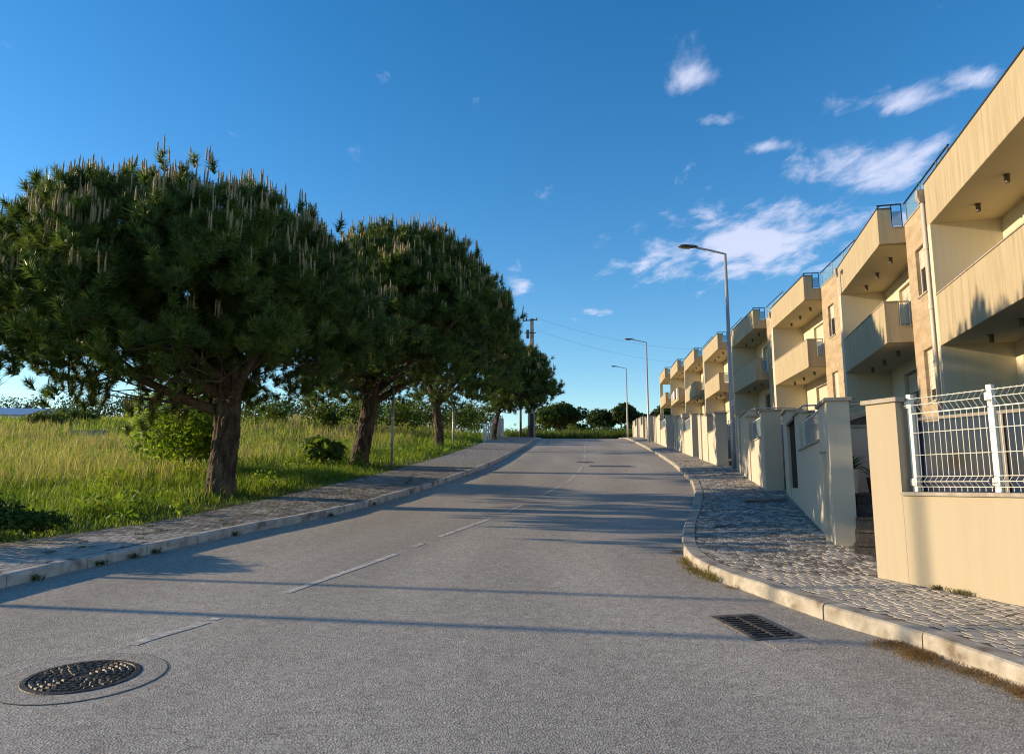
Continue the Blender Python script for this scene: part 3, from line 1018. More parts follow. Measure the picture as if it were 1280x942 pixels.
# ------------------------------------------------------------------ garden walls
def seg_frame(a, b):
    a, b = Vector((a[0], a[1], 0)), Vector((b[0], b[1], 0))
    d = (b - a).normalized()
    n = Vector((d.y, -d.x, 0))          # to the right of travel = away from the street
    return a, d, n, (b - a).length


def obox(m, a, d, n, s0, s1, w0, w1, z0, z1):
    def p(s, w, z):
        q = a + d * s + n * w
        return (q.x, q.y, z)
    m.hexa([p(s0, w0, z0), p(s0, w1, z0), p(s1, w1, z0), p(s1, w0, z0)][::-1], [p(s0, w0, z1), p(s0, w1, z1), p(s1, w1, z1), p(s1, w0, z1)][::-1])


def pillar(root, a, d, n, s0, s1, w0, w1, zb, zt, mat='plaster_pale', ov=.035):
    m = MB(); obox(m, a, d, n, s0, s1, w0, w1, zb, zt); p = m.build('pillar', mat, root)
    m = MB(); obox(m, a, d, n, s0 - ov, s1 + ov, w0 - ov, w1 + ov, zt + .001, zt + .045); m.build('pillar_cap', 'coping_stone', p)
    return p


def low_wall(root, a, d, n, s0, s1, w0, w1, zb, zt, mat='plaster_pale'):
    m = MB(); obox(m, a, d, n, s0, s1, w0, w1, zb, zt); p = m.build('wall', mat, root)
    m = MB(); obox(m, a, d, n, s0 + .002, s1 - .002, w0 - .03, w1 + .03, zt + .001, zt + .035); m.build('coping', 'coping_stone', p)
    return p


def glass_infill(root, a, d, n, s0, s1, w, z0, z1, mat='frost_glass'):
    g = MB(); obox(g, a, d, n, s0 + .03, s1 - .03, w - .006, w + .006, z0, z1)
    o = g.build('glass_panel', mat, root)
    f = MB()
    for s in (s0 + .012, s1 - .042): obox(f, a, d, n, s, s + .03, w - .02, w + .02, z0 - .03, z1 + .02)
    obox(f, a, d, n, s0 + .045, s1 - .045, w - .015, w + .015, z1 + .001, z1 + .025)
    f.build('glass_frame', 'white_enamel', o)


def lone_label(name, label, cat, group, at):
    return thing(name, at, label, cat, group)


G_WALL = 'rendered garden walls along the sidewalk'


def rel(root, objs=None):
    """children were built in world space: keep them there under the root"""
    inv = root.matrix_basis.inverted()
    for c in root.children:
        c.matrix_parent_inverse = inv


# wall beside the camera, carrying the white mesh fence
a, d, n, Ln = seg_frame((6.36, 1.5), (3.76, 7.62))
zb, zs = .0, 1.49
w0 = lone_label('garden_wall', 'long low cream wall at the right picture edge, under the white mesh fence', 'wall', G_WALL, (5.2, 4.2, .4))
low_wall(w0, a, d, n, 0, Ln - .36, .0, .24, zb, zs, 'plaster_wall')
pillar(w0, a, d, n, Ln - .36, Ln, -.002, .30, zb, 2.43, 'plaster_wall')
rel(w0)

fence = thing('mesh_fence', (4.6, 5.9, zs + .035), 'white welded wire mesh fence with folded top on the low cream wall', 'fence')
posts_s = [Ln - .43, Ln - 1.25, Ln - 2.45, Ln - 3.7, Ln - 4.95]


def fp(s, w, z):
    q = a + d * s + n * w
    return (q.x, q.y, z)


zc = zs + .036
for s in posts_s:
    m = MB(); obox(m, a, d, n, s - .025, s + .025, .10, .15, zc, 2.50); p = m.build('post', 'white_enamel', fence, bevel=.004)
    for z in (zc + .06, 2.36):
        m = MB(); obox(m, a, d, n, s - .034, s + .034, .085, .10, z, z + .07); m.build('clamp', 'white_enamel', p)
prof = [(0, zc + .01), (0, zc + .05), (-.055, zc + .10), (0, zc + .15), (0, zc + .66), (0, 2.30), (-.07, 2.375), (0, 2.45), (0.002, 2.465)]
for s1, s0 in zip(posts_s[:-1], posts_s[1:]):
    s0b, s1b = s0 + .04, s1 - .04
    cnt = int((s1b - s0b) / .055)
    for k in range(cnt + 1):
        s = s0b + (s1b - s0b) * k / cnt
        m = MB(); m.tube([fp(s, .085 + w, z) for w, z in prof], .0032, 5); m.build('wire', 'white_enamel', fence)
    for (w, z) in ((0, zc + .05), (-.055, zc + .10), (0, zc + .15), (0, zc + .36), (0, zc + .58), (0, 2.30 - .0), (-.07, 2.375), (0, 2.45), (0, zc + .77)):
        m = MB(); m.tube([fp(s0b - .02, .078 + w, z), fp(s1b + .02, .078 + w, z)], .0036, 5); m.build('rail_wire', 'white_enamel', fence)
rel(fence)

# dark glazed screen in the yard behind the mesh
sc = thing('glass_screen', (5.7, 8.6, .9), 'dark blue glazed patio screen behind the white mesh fence', 'glass screen')
a2, d2, n2, L2 = seg_frame((7.6, 4.4), (5.28, 9.45))
m = MB(); obox(m, a2, d2, n2, 0, L2, -.02, .10, .55, 1.02); m.build('base', 'granite_step', sc)
for i in range(5):
    s0, s1 = L2 * i / 5 + .03, L2 * (i + 1) / 5 - .03
    m = MB(); obox(m, a2, d2, n2, s0, s1, .02, .035, 1.03, 2.40); p = m.build('pane', 'blue_pane', sc)
    m = MB(); obox(m, a2, d2, n2, s0 - .05, s0, .0, .05, 1.021, 2.42); m.build('frame', 'dark_coping', p)
m = MB(); obox(m, a2, d2, n2, 0, L2, -.01, .06, 2.421, 2.46); m.build('top_rail', 'dark_coping', sc)
rel(sc)
yard = MB()
yard.poly([(4.0, 7.9, .95), (6.2, 2.0, .95), (12, 2.0, .95), (12, 10.5, .95), (5.3, 10.6, .95)], [(0, 1, 2, 3, 4)])
tag(yard.build('yard_paving', 'concrete'), kind='structure')
# folded sun parasol arm seen over the screen
lo = thing('lounger_frame', (6.9, 8.2, .95), 'curved dark lounger frame showing above the blue screen at right', 'lounger')
m = MB(); m.tube([(6.35, 8.9, .95), (6.35, 8.9, 2.35), (6.55, 8.6, 2.56), (6.9, 8.2, 2.66), (7.3, 7.7, 2.6), (7.4, 7.6, 2.2)], .025, 8); m.build('arm', 'dark_metal', lo, smooth=True)
m = MB(); m.tube([(6.55, 8.5, 2.42), (6.9, 8.1, 2.52), (7.25, 7.7, 2.47)], .05, 8); m.build('cushion', 'shutter', lo, smooth=True)
m = MB(); m.tube([(6.55, 9.0, .95), (6.55, 9.0, 2.3), (6.75, 8.75, 2.47), (7.1, 8.35, 2.55)], .025, 8); m.build('arm', 'dark_metal', lo, smooth=True)
rel(lo)

# steps up to the nearest house
st = thing('garden_steps', (4.35, 8.9, .7), 'dark granite steps between the near pillar and the next garden wall', 'steps')
sa, sdn, sn, _ = seg_frame((4.05, 8.55), (5.25, 10.75))
z0 = .60
for i in range(6):
    m = MB(); obox(m, sa, sdn, sn, .12 + i * .30, 2.6, -.10, 1.25, z0 - .3 + (0 if i else 0), z0 + .145 * (i + 1) - .03); tr = m.build('step', 'granite_step', st)
    m = MB(); obox(m, sa, sdn, sn, .12 + i * .30 - .02, .12 + (i + 1) * .30, -.10, 1.25, z0 + .145 * (i + 1) - .029, z0 + .145 * (i + 1)); m.build('tread', 'cast_iron', tr)
m = MB(); obox(m, sa, sdn, sn, 1.92, 4.6, -.4, 1.6, .4, z0 + .145 * 6 + .002); m.build('landing', 'granite_step', st)
rel(st)

# stair wall behind the landing
bwall = lone_label('stair_wall', 'grey shaded stair wall behind the potted plants', 'wall', None, (5.6, 11.9, 1.4))
ab, db, nb_, Lb = seg_frame((5.15, 12.15), (7.2, 11.6))
m = MB(); obox(m, ab, db, nb_, .2, Lb, 0, .2, .8, 2.52); m.build('wall', 'plaster_pale', bwall)
m = MB(); obox(m, ab, db, nb_, .18, Lb, -.03, .23, 2.521, 2.56); m.build('coping', 'coping_stone', bwall)
# sloping stringer above it
def bp_(s, w, z):
    q = ab + db * s + nb_ * w
    return (q.x, q.y, z)
m = MB(); m.hexa([bp_(.25, .0, 2.565), bp_(.25, .2, 2.565), bp_(1.5, .2, 2.95), bp_(1.5, .0, 2.95)][::-1], [bp_(.25, .0, 2.67), bp_(.25, .2, 2.67), bp_(1.5, .2, 3.06), bp_(1.5, .0, 3.06)][::-1])
m.build('stringer', 'coping_stone', bwall)
m = MB(); m.hexa([bp_(.45, .06, 2.562), bp_(.45, .14, 2.562), bp_(1.5, .14, 2.562), bp_(1.5, .06, 2.562)][::-1], [bp_(.45, .06, 2.65), bp_(.45, .14, 2.65), bp_(1.5, .14, 2.94), bp_(1.5, .06, 2.94)][::-1])
m.build('stair_side', 'granite_step', bwall)
rel(bwall)


def leafy(name_parent, base, n, length, width, spread, mat, cdark, clight, droop=.6, up=.9):
    """rosette of long arching leaves, one mesh"""
    V, F, C = [], [], []
    for i in range(n):
        az = 2 * math.pi * i / n * 2.4 + random.uniform(-.3, .3)
        ln = length * random.uniform(.7, 1.1)
        el = random.uniform(.35, 1.0) * up
        seg = 5
        side = Vector((-math.sin(az), math.cos(az), 0))
        p = Vector(base)
        e = el * 1.4
        o = len(V)
        c = Vector(cdark).lerp(Vector(clight), random.random())
        for k in range(seg + 1):
            t = k / seg
            w = width * math.sin(math.pi * (t * .85 + .1)) * .5
            V += [tuple(p + side * w), tuple(p - side * w)]
            C += [tuple(c)] * 2
            dirv = Vector((math.cos(az) * math.cos(e), math.sin(az) * math.cos(e), math.sin(e)))
            p = p + dirv * ln / seg
            e -= droop * 1.6 / seg
        for k in range(seg):
            F.append((o + 2 * k, o + 2 * k + 1, o + 2 * k + 3, o + 2 * k + 2))
    return np_mesh('leaves', np.array(V), np.array(F), mat, name_parent, np.array(C))


def pot_plant(loc, label, r, h, pot_mat, n, ln, wd, cd, cl, square=False):
    t = thing('potted_plant', loc, label, 'potted plant', 'potted plants on the landing')
    m = MB()
    seg = 4 if square else 20
    off = math.pi / 4 if square else 0
    prof = [(r * .78, 0), (r, h), (r * 1.02, h + .01), (r * .9, h + .01), (r * .86, h - .05)]
    V = []
    for (rr, z) in prof:
        for k in range(seg):
            an = 2 * math.pi * k / seg + off
            V.append((rr * math.cos(an), rr * math.sin(an), z))
    F = [tuple(range(seg))[::-1]]
    for i in range(len(prof) - 1):
        for k in range(seg):
            k2 = (k + 1) % seg
            F.append((i * seg + k, i * seg + k2, (i + 1) * seg + k2, (i + 1) * seg + k))
    F.append(tuple((len(prof) - 1) * seg + k for k in range(seg)))
    m.v = V; m.f = F; m.build('pot', pot_mat, t)
    leafy(t, (0, 0, h - .06), n, ln, wd, 1, 'leaf', cd, cl)
    return t


zl = z0 + .145 * 6 + .002
pot_plant((5.02, 10.85, zl), 'leafy green plant in a white pot at the top of the dark steps', .15, .34, 'ceramic_white', 34, .42, .075, (.02, .05, .015), (.06, .12, .03))
pot_plant((5.38, 10.75, zl), 'spindly plant in a dark pot half hidden by the near cream pillar', .13, .22, 'terracotta', 12, .55, .03, (.02, .05, .02), (.05, .10, .03))
pot_plant((5.12, 11.45, zl), 'tall thin plant at the edge of the shaded garden wall', .1, .18, 'terracotta', 9, .6, .02, (.02, .05, .02), (.05, .09, .03))
ag = thing('agave_plant', (5.5, 12.35, 2.55), 'grey green agave with arching leaves above the shaded stair wall', 'plant')
m = MB(); m.tube([(0, 0, -1.3), (0, 0, .05)], [.09, .06], 8); m.build('stem', 'branch_bark', ag)
leafy(ag, (0, 0, 0), 16, .75, .10, 1, 'leaf', (.02, .04, .025), (.07, .10, .06), .9, 1.0)

# second garden wall: pillar, glazed panel, grille niche, far pillar
w1 = lone_label('garden_wall', 'shaded cream wall with frosted glass panel and barred niche beside the dark steps', 'wall', G_WALL, (5.1, 12.5, .9))
a, d, n, Ln = seg_frame((4.22, 9.6), (6.42, 17.0))
pillar(w1, a, d, n, 0, 1.05, 0, .27, .2, 2.70)
m = MB(); obox(m, a, d, n, .42, .62, -.05, -.001, .2, 2.02); m.build('meter_box', 'plaster_pale', w1)
m = MB(); obox(m, a, d, n, .40, .64, -.065, -.001, 2.021, 2.05); m.build('box_cap', 'coping_stone', w1)
low_wall(w1, a, d, n, 1.05, 4.2, .0, .22, .2, 2.22)
glass_infill(w1, a, d, n, 1.06, 4.0, .09, 2.30, 2.72)
m = MB(); obox(m, a, d, n, 4.2, 4.55, 0, .25, .2, 2.22); m.build('wall', 'plaster_pale', w1)
pillar(w1, a, d, n, 4.0, 4.9, .0, .26, 2.224, 2.92)
m = MB(); obox(m, a, d, n, 4.9, 6.55, .0, .24, .2, 1.52); m.build('wall', 'plaster_pale', w1)
m = MB(); obox(m, a, d, n, 4.9, 6.55, .14, .22, 1.52, 2.86); m.build('niche_back', 'dark_coping', w1)
for k in range(9):
    s = 4.98 + k * .185
    m = MB(); obox(m, a, d, n, s, s + .03, .03, .06, 1.523, 2.86); m.build('bar', 'dark_metal', w1)
m = MB(); obox(m, a, d, n, 4.86, 6.6, -.03, .26, 2.861, 2.92); m.build('niche_cap', 'dark_coping', w1)
m = MB(); obox(m, a, d, n, 4.55, 4.898, 0, .25, .2, 2.22); m.build('wall', 'plaster_pale', w1)
pillar(w1, a, d, n, 6.56, Ln, -.02, .30, .2, 3.20)
rel(w1)

sg = thing('side_gate', (6.75, 17.3, 1.3), 'brown slatted gate half hidden in the gap before the lamp post walls', 'gate')
a, d, n, _ = seg_frame((6.62, 17.1), (6.95, 17.75))
simple('gate_brown', (.085, .045, .03), .6)
for k in range(5):
    m = MB(); obox(m, a, d, n, .03 + k * .13, .145 + k * .13, .02, .05, 1.35, 2.35); m.build('board', 'gate_brown', sg)
for z in (1.5, 2.15):
    m = MB(); obox(m, a, d, n, .02, .70, .051, .08, z, z + .08); m.build('cross_rail', 'gate_brown', sg)
rel(sg)


def wall_unit(p0, p1, label, k, gate=True, glass=True):
    """one house's frontage from its near pillar to its far end"""
    a, d, n, Ln = seg_frame(p0, p1)
    root = lone_label('garden_wall', label, 'wall', G_WALL, ((p0[0] + p1[0]) / 2, (p0[1] + p1[1]) / 2, Zf((p0[1] + p1[1]) / 2)))
    g0, g1 = Zf(p0[1]) + .15, Zf(p1[1]) + .15
    zb = g0 - .5
    top = g0 + 2.0
    pillar(root, a, d, n, 0, .5, -.02, .40, zb, top)                      # wide near pillar, end face to the camera
    e1 = Ln * .42
    low_wall(root, a, d, n, .5, e1, .0, .22, zb, top - .62)
    if glass: glass_infill(root, a, d, n, .52, e1 - .02, .09, top - .52, top - .06)
    pillar(root, a, d, n, e1, e1 + .35, -.03, .28, zb, top + .12)
    e2 = Ln * .76
    top2 = g0 + .6 * (g1 - g0) + 1.95
    low_wall(root, a, d, n, e1 + .35, e2, .0, .22, zb, top2)
    pillar(root, a, d, n, e2, e2 + .4, -.05, .30, zb, top2 + .1)
    if gate:
        low_wall(root, a, d, n, Ln - .38, Ln, .0, .26, zb, g1 + 1.9)
        gt = thing('gate', ((a + d * (e2 + .8)).x, (a + d * (e2 + .8)).y, g1 - .1), gate, 'gate', 'white sheet metal gates in the garden walls')
        w = (Ln - .40) - (e2 + .42)
        nb = max(2, int(w / .16))
        for j in range(nb):
            m = MB(); s = e2 + .42 + w * j / nb; obox(m, a, d, n, s + .004, s + w / nb - .004, .06, .09, g0 + .1, g1 + 1.65); m.build('board', 'white_gate', gt)
        for z in (g1 + .1, g1 + 1.4):
            m = MB(); obox(m, a, d, n, e2 + .42, e2 + .42 + w, .091, .12, z, z + .07); m.build('rail', 'white_gate', gt)
        rel(gt)
    else:
        low_wall(root, a, d, n, e2 + .4, Ln, .0, .22, zb, top2 - .25)
    rel(root)


wall_unit((6.22, 17.75), (7.62, 24.6), 'cream garden wall with frosted panel just right of the near lamp post', 2, 'pale metal gate behind the near lamp post, nearest of the white gates')
wall_unit((7.72, 27.2), (8.32, 32.2), 'cream garden wall just left of the near lamp post, broad end pillar facing the camera', 3, 'pale metal gate just left of the near lamp post walls', False)
wall_unit((8.42, 33.6), (9.35, 41.6), 'cream garden wall fourth along the sidewalk, left of the near lamp post', 4, 'pale metal gate midway along the far garden walls')
wall_unit((9.55, 44.5), (10.7, 54.3), 'cream garden wall just before the middle lamp post', 5, 'pale metal gate just before the middle lamp post')
wall_unit((11.0, 57.2), (11.95, 64.6), 'cream garden wall between the middle and far lamp posts', 6, 'pale metal gate between the middle and far lamp posts', False)
wall_unit((12.15, 66.6), (13.1, 74.6), 'cream garden wall at the far end of the sidewalk, below the last house', 7, 'pale metal gate below the last house', False)
wall_unit((13.3, 76.5), (14.4, 86.0), 'farthest cream garden wall where the road goes over the crest', 8, False, False)

# gate between the lamp post walls: white leaf facing the road
gg = thing('double_gate', (8.0, 26.2, Zf(26.2)), 'white panel gate in the recess directly left of the near lamp post', 'gate')
a, d, n, Ln = seg_frame((8.25, 25.1), (8.32, 27.15))
for j in range(9):
    m = MB(); s = Ln * j / 9; obox(m, a, d, n, s + .005, s + Ln / 9 - .005, 0, .03, Zf(25) + .2, Zf(27) + 1.75); m.build('board', 'white_gate', gg)
for z in (Zf(26) + .5, Zf(26) + 1.5):
    m = MB(); obox(m, a, d, n, 0, Ln, .031, .06, z, z + .07); m.build('rail', 'white_gate', gg)
rel(gg)

# ------------------------------------------------------------------ street lamps
def street_lamp(loc, label, lean=0.0, H=7.75):
    x, y = loc
    zb = float(side_z_r(x, y)) - .01
    t = thing('street_lamp', (x, y, zb), label, 'street lamp', 'curved arm street lamps on the right sidewalk')
    m = MB(); m.tube([(0, 0, 0), (0, 0, 1.1), (0, 0, H)], [.095, .088, .05], 16); m.build('pole', 'pole_grey', t, smooth=True)
    m = MB(); m.box(-.17, .17, -.17, .17, -.02, .02); m.build('base_plate', 'pole_grey', t)
    m = MB(); m.box(-.05, .05, -.1, -.083, .5, 1.0); m.build('service_door', 'pole_grey', t)
    m = MB(); m.tube([(0, 0, H - .06), (-.04, 0, H), (-.6, -.05, H + .12), (-1.05, -.08, H + .20)], .036, 10); arm = m.build('arm', 'pole_grey', t, smooth=True)
    hd = MB()
    secs = [(-1.00, .05, .05, .0), (-1.12, .10, .065, .01), (-1.2, .12, .07, .0), (-1.45, .16, .085, -.01), (-1.62, .13, .06, -.01), (-1.70, .05, .03, -.02)]
    V = []; q = 12
    for (u, w, h, dz) in secs:
        for k in range(q):
            an = 2 * math.pi * k / q
            V.append((u, -.08 + w * math.cos(an), H + .215 + dz + h * math.sin(an) * (1.0 if math.sin(an) > 0 else .55) - (u + 1.0) * .06))
    F = [tuple(range(q)), tuple((len(secs) - 1) * q + k for k in range(q))[::-1]]
    for i in range(len(secs) - 1):
        for k in range(q):
            k2 = (k + 1) % q
            F.append((i * q + k, (i + 1) * q + k, (i + 1) * q + k2, i * q + k2))
    hd.v = V; hd.f = F
    head = hd.build('lamp_head', 'lamp_head', t, smooth=True)
    m = MB(); m.hexa([(-1.62, -.16, H + .19), (-1.28, -.17, H + .17), (-1.28, .01, H + .17), (-1.62, 0, H + .19)], [(-1.62, -.16, H + .205), (-1.28, -.17, H + .185), (-1.28, .01, H + .185), (-1.62, 0, H + .205)])
    m.build('lamp_lens', 'lamp_glass', head)
    return t


l1 = street_lamp((7.72, 25.15), 'nearest street lamp on the right sidewalk, tall grey pole with arm over the road')
m = MB(); m.box(-.06, .06, -.098, -.088, 2.2, 2.42); m.build('sticker', 'ceramic_white', l1)
street_lamp((10.5, 55.3), 'middle street lamp of the three along the right sidewalk')
street_lamp((12.85, 80.0), 'farthest street lamp where the road reaches the crest')
# lamp on the left verge beside the camera, outside the picture: its shadow crosses the road
for (x, y, r, lab) in ((-17.0, 9.2, .07, 'street lamp on the left verge beside the camera, casting the nearest road shadow'), (-17.0, 10.65, .06, 'street lamp on the left verge, second one outside the picture')):
    zb = float(field_z(x, y))
    lamp_l = thing('street_lamp', (x, y, zb), lab, 'street lamp', 'street lamps on the left verge')
    m = MB(); m.tube([(0, 0, -.1), (0, 0, 1.1), (0, 0, 7.7)], [r, r * .93, r * .55], 16); m.build('pole', 'pole_grey', lamp_l, smooth=True)
    m = MB(); m.tube([(0, 0, 7.6), (-.3, 0, 7.8), (-1.2, 0, 7.95), (-1.7, 0, 7.95)], [.036, .036, .06, .09], 10); m.build('arm', 'pole_grey', lamp_l, smooth=True)

# ------------------------------------------------------------------ poles on the left
def post(x, y, h, r, label, mat='pole_pale', name='metal_post'):
    z = float(field_z(x, y))
    t = thing(name, (x, y, z), label, 'post')
    m = MB(); m.tube([(0, 0, -.1), (0, 0, h)], r, 12); m.build('shaft', mat, t, smooth=True)
    m = MB(); m.tube([(0, 0, h + .001), (0, 0, h + .04)], [r * 1.15, r * .6], 12); m.build('cap', mat, t)
    m = MB(); m.tube([(0, 0, h * .62), (0, 0, h * .62 + .05)], r * 1.25, 12); m.build('band', 'white_enamel', t)


simple('pole_pale', (.34, .33, .31), .5, .3)
post(-4.48, 27.0, 2.95, .05, 'bare pale metal post in the grass between the second and third pines')
post(-3.75, 46.0, 2.45, .07, 'short pale post in the grass just right of the third pine trunk')

up_ = thing('utility_pole', (2.15, 76.0, float(field_z(-.6, 76)) - .1), 'tall concrete utility pole with insulators behind the last pine', 'utility pole')
m = MB(); m.hexa([(-.30, -.24, 0), (.30, -.24, 0), (.30, .24, 0), (-.30, .24, 0)], [(-.19, -.15, 12.9), (.19, -.15, 12.9), (.19, .15, 12.9), (-.19, .15, 12.9)]); m.build('shaft', 'concrete', up_)
m = MB(); m.tube([(-1.0, -.2, 12.6), (.55, -.2, 12.75)], .06, 8); m.build('cross_arm', 'dark_metal', up_)
for x in (-.95, -.6, .5):
    m = MB(); m.tube([(x, -.2, 12.62), (x, -.2, 12.75), (x, -.2, 12.95)], [.03, .09, .05], 8); m.build('insulator', 'dark_fitting', up_)
for z in (11.3, 9.6):
    m = MB(); m.tube([(-.75, -.2, z), (.45, -.2, z)], .045, 8); m.build('cross_arm', 'dark_metal', up_)
m = MB(); m.box(-.62, -.3, -.35, -.05, 10.7, 11.6); m.build('junction_box', 'dark_fitting', up_)
m = MB(); m.box(-.35, .12, -.30, -.243, 0.1, 2.6); m.build('cable_guard', 'dark_metal', up_)
m = MB(); m.tube([(-.42, -.1, 0), (-.42, -.1, 9.5)], .06, 8); m.build('cable_pipe', 'dark_metal', up_)
sp = thing('wooden_pole', (.9, 74.5, float(field_z(-.6, 74.5)) - .1), 'thin dark pole left of the tall concrete utility pole', 'pole')
m = MB(); m.tube([(0, 0, 0), (0, 0, 7.5)], [.13, .10], 10); m.build('shaft', 'branch_bark', sp)
m = MB(); m.tube([(0, 0, 7.501), (0, 0, 7.56)], [.12, .05], 10); m.build('cap', 'dark_metal', sp)
ptop = Vector(up_.location) + Vector((0, 0, 12.85))
for (end, off, lab) in (((-46, 62, 21.5), -.95, 'left overhead wire from the utility pole, behind the pines'), ((36, 120, 24.5), .5, 'upper overhead wire running right from the utility pole'), ((37, 121, 22.0), .5, 'lower overhead wire running right from the utility pole')):
    s = ptop + Vector((off, -.2, .05 if 'lower' not in lab else -1.3)); e = Vector(end)
    pts = [s.lerp(e, t) - Vector((0, 0, 5.5 * t * (1 - t))) for t in np.linspace(0, 1, 24)]
    m = MB(); m.tube(pts, .010, 5); tag(m.build('overhead_wire', 'wire'), lab, 'wire', 'overhead wires')

# white fence at the far left of the road
wf = thing('white_fence', (-.9, 66, float(field_z(-1.2, 66))), 'white picket fence far along the left sidewalk, before the utility pole', 'fence')
yy = 55.0
k = 0
while yy < 75:
    x = float(inner_l(yy)) - .25
    z = float(field_z(x - .3, yy)) - .1
    hgt = 1.35 if yy < 62 else 2.1
    m = MB(); m.box(x - .06, x + .06, yy - .06, yy + .06, z, z + hgt + .2); m.build('post', 'ceramic_white', wf)
    nxt = yy + 2.0
    if yy >= 61:
        for j in range(8):
            y2 = yy + .1 + j * .235
            x2 = float(inner_l(y2)) - .25
            m = MB(); m.box(x2 - .012, x2 + .012, y2, y2 + .19, float(field_z(x2 - .3, y2)) + .02, float(field_z(x2 - .3, y2)) + hgt - .15); m.build('picket', 'shutter' if yy < 70 else 'ceramic_white', wf)
    else:
        for zz in (.5, 1.0):
            x2 = float(inner_l(nxt)) - .25
            m = MB(); m.tube([(x, yy, z + zz), (x2, nxt, float(field_z(x2 - .3, nxt)) - .1 + zz)], .03, 6); m.build('rail', 'ceramic_white', wf)
    yy = nxt
rel(wf)

# distant white building at the left edge
db_ = thing('white_building', (-78, 112, float(field_z(-78, 112)) - .3), 'long low white building far off at the left picture edge', 'building')
db_.rotation_euler = (0, 0, R(12))
m = MB(); m.box(-16, 6.5, 0, 9, 0, 3.1); m.build('wall', 'far_white', db_)
m = MB(); m.poly([(-16.4, -.4, 3.1), (6.9, -.4, 3.1), (6.9, 9.4, 3.1), (-16.4, 9.4, 3.1), (-16.4, 4.5, 4.6), (6.9, 4.5, 4.6)], [(0, 1, 5, 4), (2, 3, 4, 5), (1, 2, 5), (3, 0, 4), (3, 2, 1, 0)]); 
simple('roof_blue', (.28, .36, .46), .4)
m.build('roof', 'roof_blue', db_)
for x in (-14, -11, -8, -5, -2, 1, 4):
    m = MB(); m.box(x, x + 1.3, -.04, .06, 1.2, 2.3); w = m.build('window', 'window_frame_light', db_)
    m = MB(); m.box(x + .1, x + 1.2, -.06, -.041, 1.3, 2.2); m.build('pane', 'far_window', w)
lw = thing('stone_wall', (-27, 46, float(field_z(-27, 46))), 'low grey stone wall in the field behind the dry grass at left', 'wall')
m = MB(); m.box(-1.2, .9, 0, .4, -.3, .62); m.build('wall', 'concrete', lw)
m = MB(); m.box(-1.25, .95, -.04, .44, .621, .69); m.build('coping', 'coping_stone', lw)


# ------------------------------------------------------------------ vegetation
def unit(v):
    return v / np.maximum(np.linalg.norm(v, axis=-1, keepdims=True), 1e-9)


def blades_mesh(name, base, height, width, lean, az, cols, mat, parent=None, curl=.55):
    """curved grass blades: five points, three triangles each"""
    n = len(base)
    dirx, diry = np.cos(az), np.sin(az)
    side = np.stack([-diry, dirx, np.zeros(n)], -1) * (width / 2)[:, None]
    fw = np.stack([dirx, diry, np.zeros(n)], -1)
    up = np.array([0, 0, 1.0])
    mid = base + up * (height * .58)[:, None] + fw * (height * lean * .35)[:, None]
    tip = base + up * (height * (1 - curl * lean * .5))[:, None] + fw * (height * lean)[:, None]
    V = np.stack([base + side, base - side, mid + side * .75, mid - side * .75, tip], 1).reshape(-1, 3)
    o = (np.arange(n) * 5)[:, None]
    F = np.concatenate([o + [0, 1, 3], o + [0, 3, 2], o + [2, 3, 4]], 0)
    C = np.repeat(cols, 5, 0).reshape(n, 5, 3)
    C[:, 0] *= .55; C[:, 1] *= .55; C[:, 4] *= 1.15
    return np_mesh(name, V, F, mat, parent, C.reshape(-1, 3))


def noise_arr(x, y, s, seed=0.0):
    return np.array([noise.noise((a * s + seed, b * s - seed, seed)) for a, b in zip(x, y)])


def grass_zone(y0, y1, dens, wmul, hmul=1.0):
    area_x0 = -(.80 * y1 + 4)
    n = int((y1 - y0) * (float(inner_l(y1)) - area_x0) * dens)
    y = rng.uniform(y0, y1, n)
    x = rng.uniform(area_x0, float(inner_l(y1)) + 1, n)
    ed = inner_l(y) - x + rng.normal(0, .10, n)
    keep = (ed > .0) & (x > -(.80 * y + 3.0))
    x, y, ed = x[keep], y[keep], ed[keep]
    nn = noise_arr(x, y, .22, 3.3)
    nf = noise_arr(x, y, 1.1, 8.1)
    # tall straw away from the verge, lush green along it
    dry = np.clip(sstep(3.0, 7.5, ed) * (0.03 + nn * 1.15) + .04 * sstep(1.5, 4, ed), 0, 1)
    isdry = rng.random(len(x)) < dry
    h = (.10 + .34 * sstep(.1, 1.6, ed) + .22 * sstep(2, 6, ed)) * (1 + .45 * nf) * rng.uniform(.6, 1.25, len(x))
    h = np.where(isdry, h * 1.2 + .06, h) * hmul * (.80 + .5 * np.clip(nn, -.6, .6))
    w = rng.uniform(.007, .014, len(x)) * wmul
    w = np.where(isdry, w * .6, w)
    lean = rng.uniform(.1, .85, len(x)) ** 1.2
    az = rng.uniform(0, 2 * math.pi, len(x))
    t = rng.random((len(x), 1))
    green = (1 - t) * np.array([.060, .130, .014]) + t * np.array([.165, .245, .028])
    yel = (1 - t) * np.array([.17, .225, .03]) + t * np.array([.26, .29, .055])
    straw = (1 - t) * np.array([.22, .18, .10]) + t * np.array([.36, .31, .19])
    gy = (rng.random(len(x)) < np.clip(.16 + .6 * nf + .18 * sstep(2, 6, ed), 0, .8))[:, None]
    c = np.where(gy, yel, green)
    dk = (noise_arr(x, y, .45, 5.7) < -.22)[:, None]
    c = np.where(dk, c * np.array([.5, .62, .7]), c)
    c = np.where(isdry[:, None], straw, c)
    base = np.stack([x, y, field_z(x, y) - .02], -1)
    return base, h, w, lean, az, c


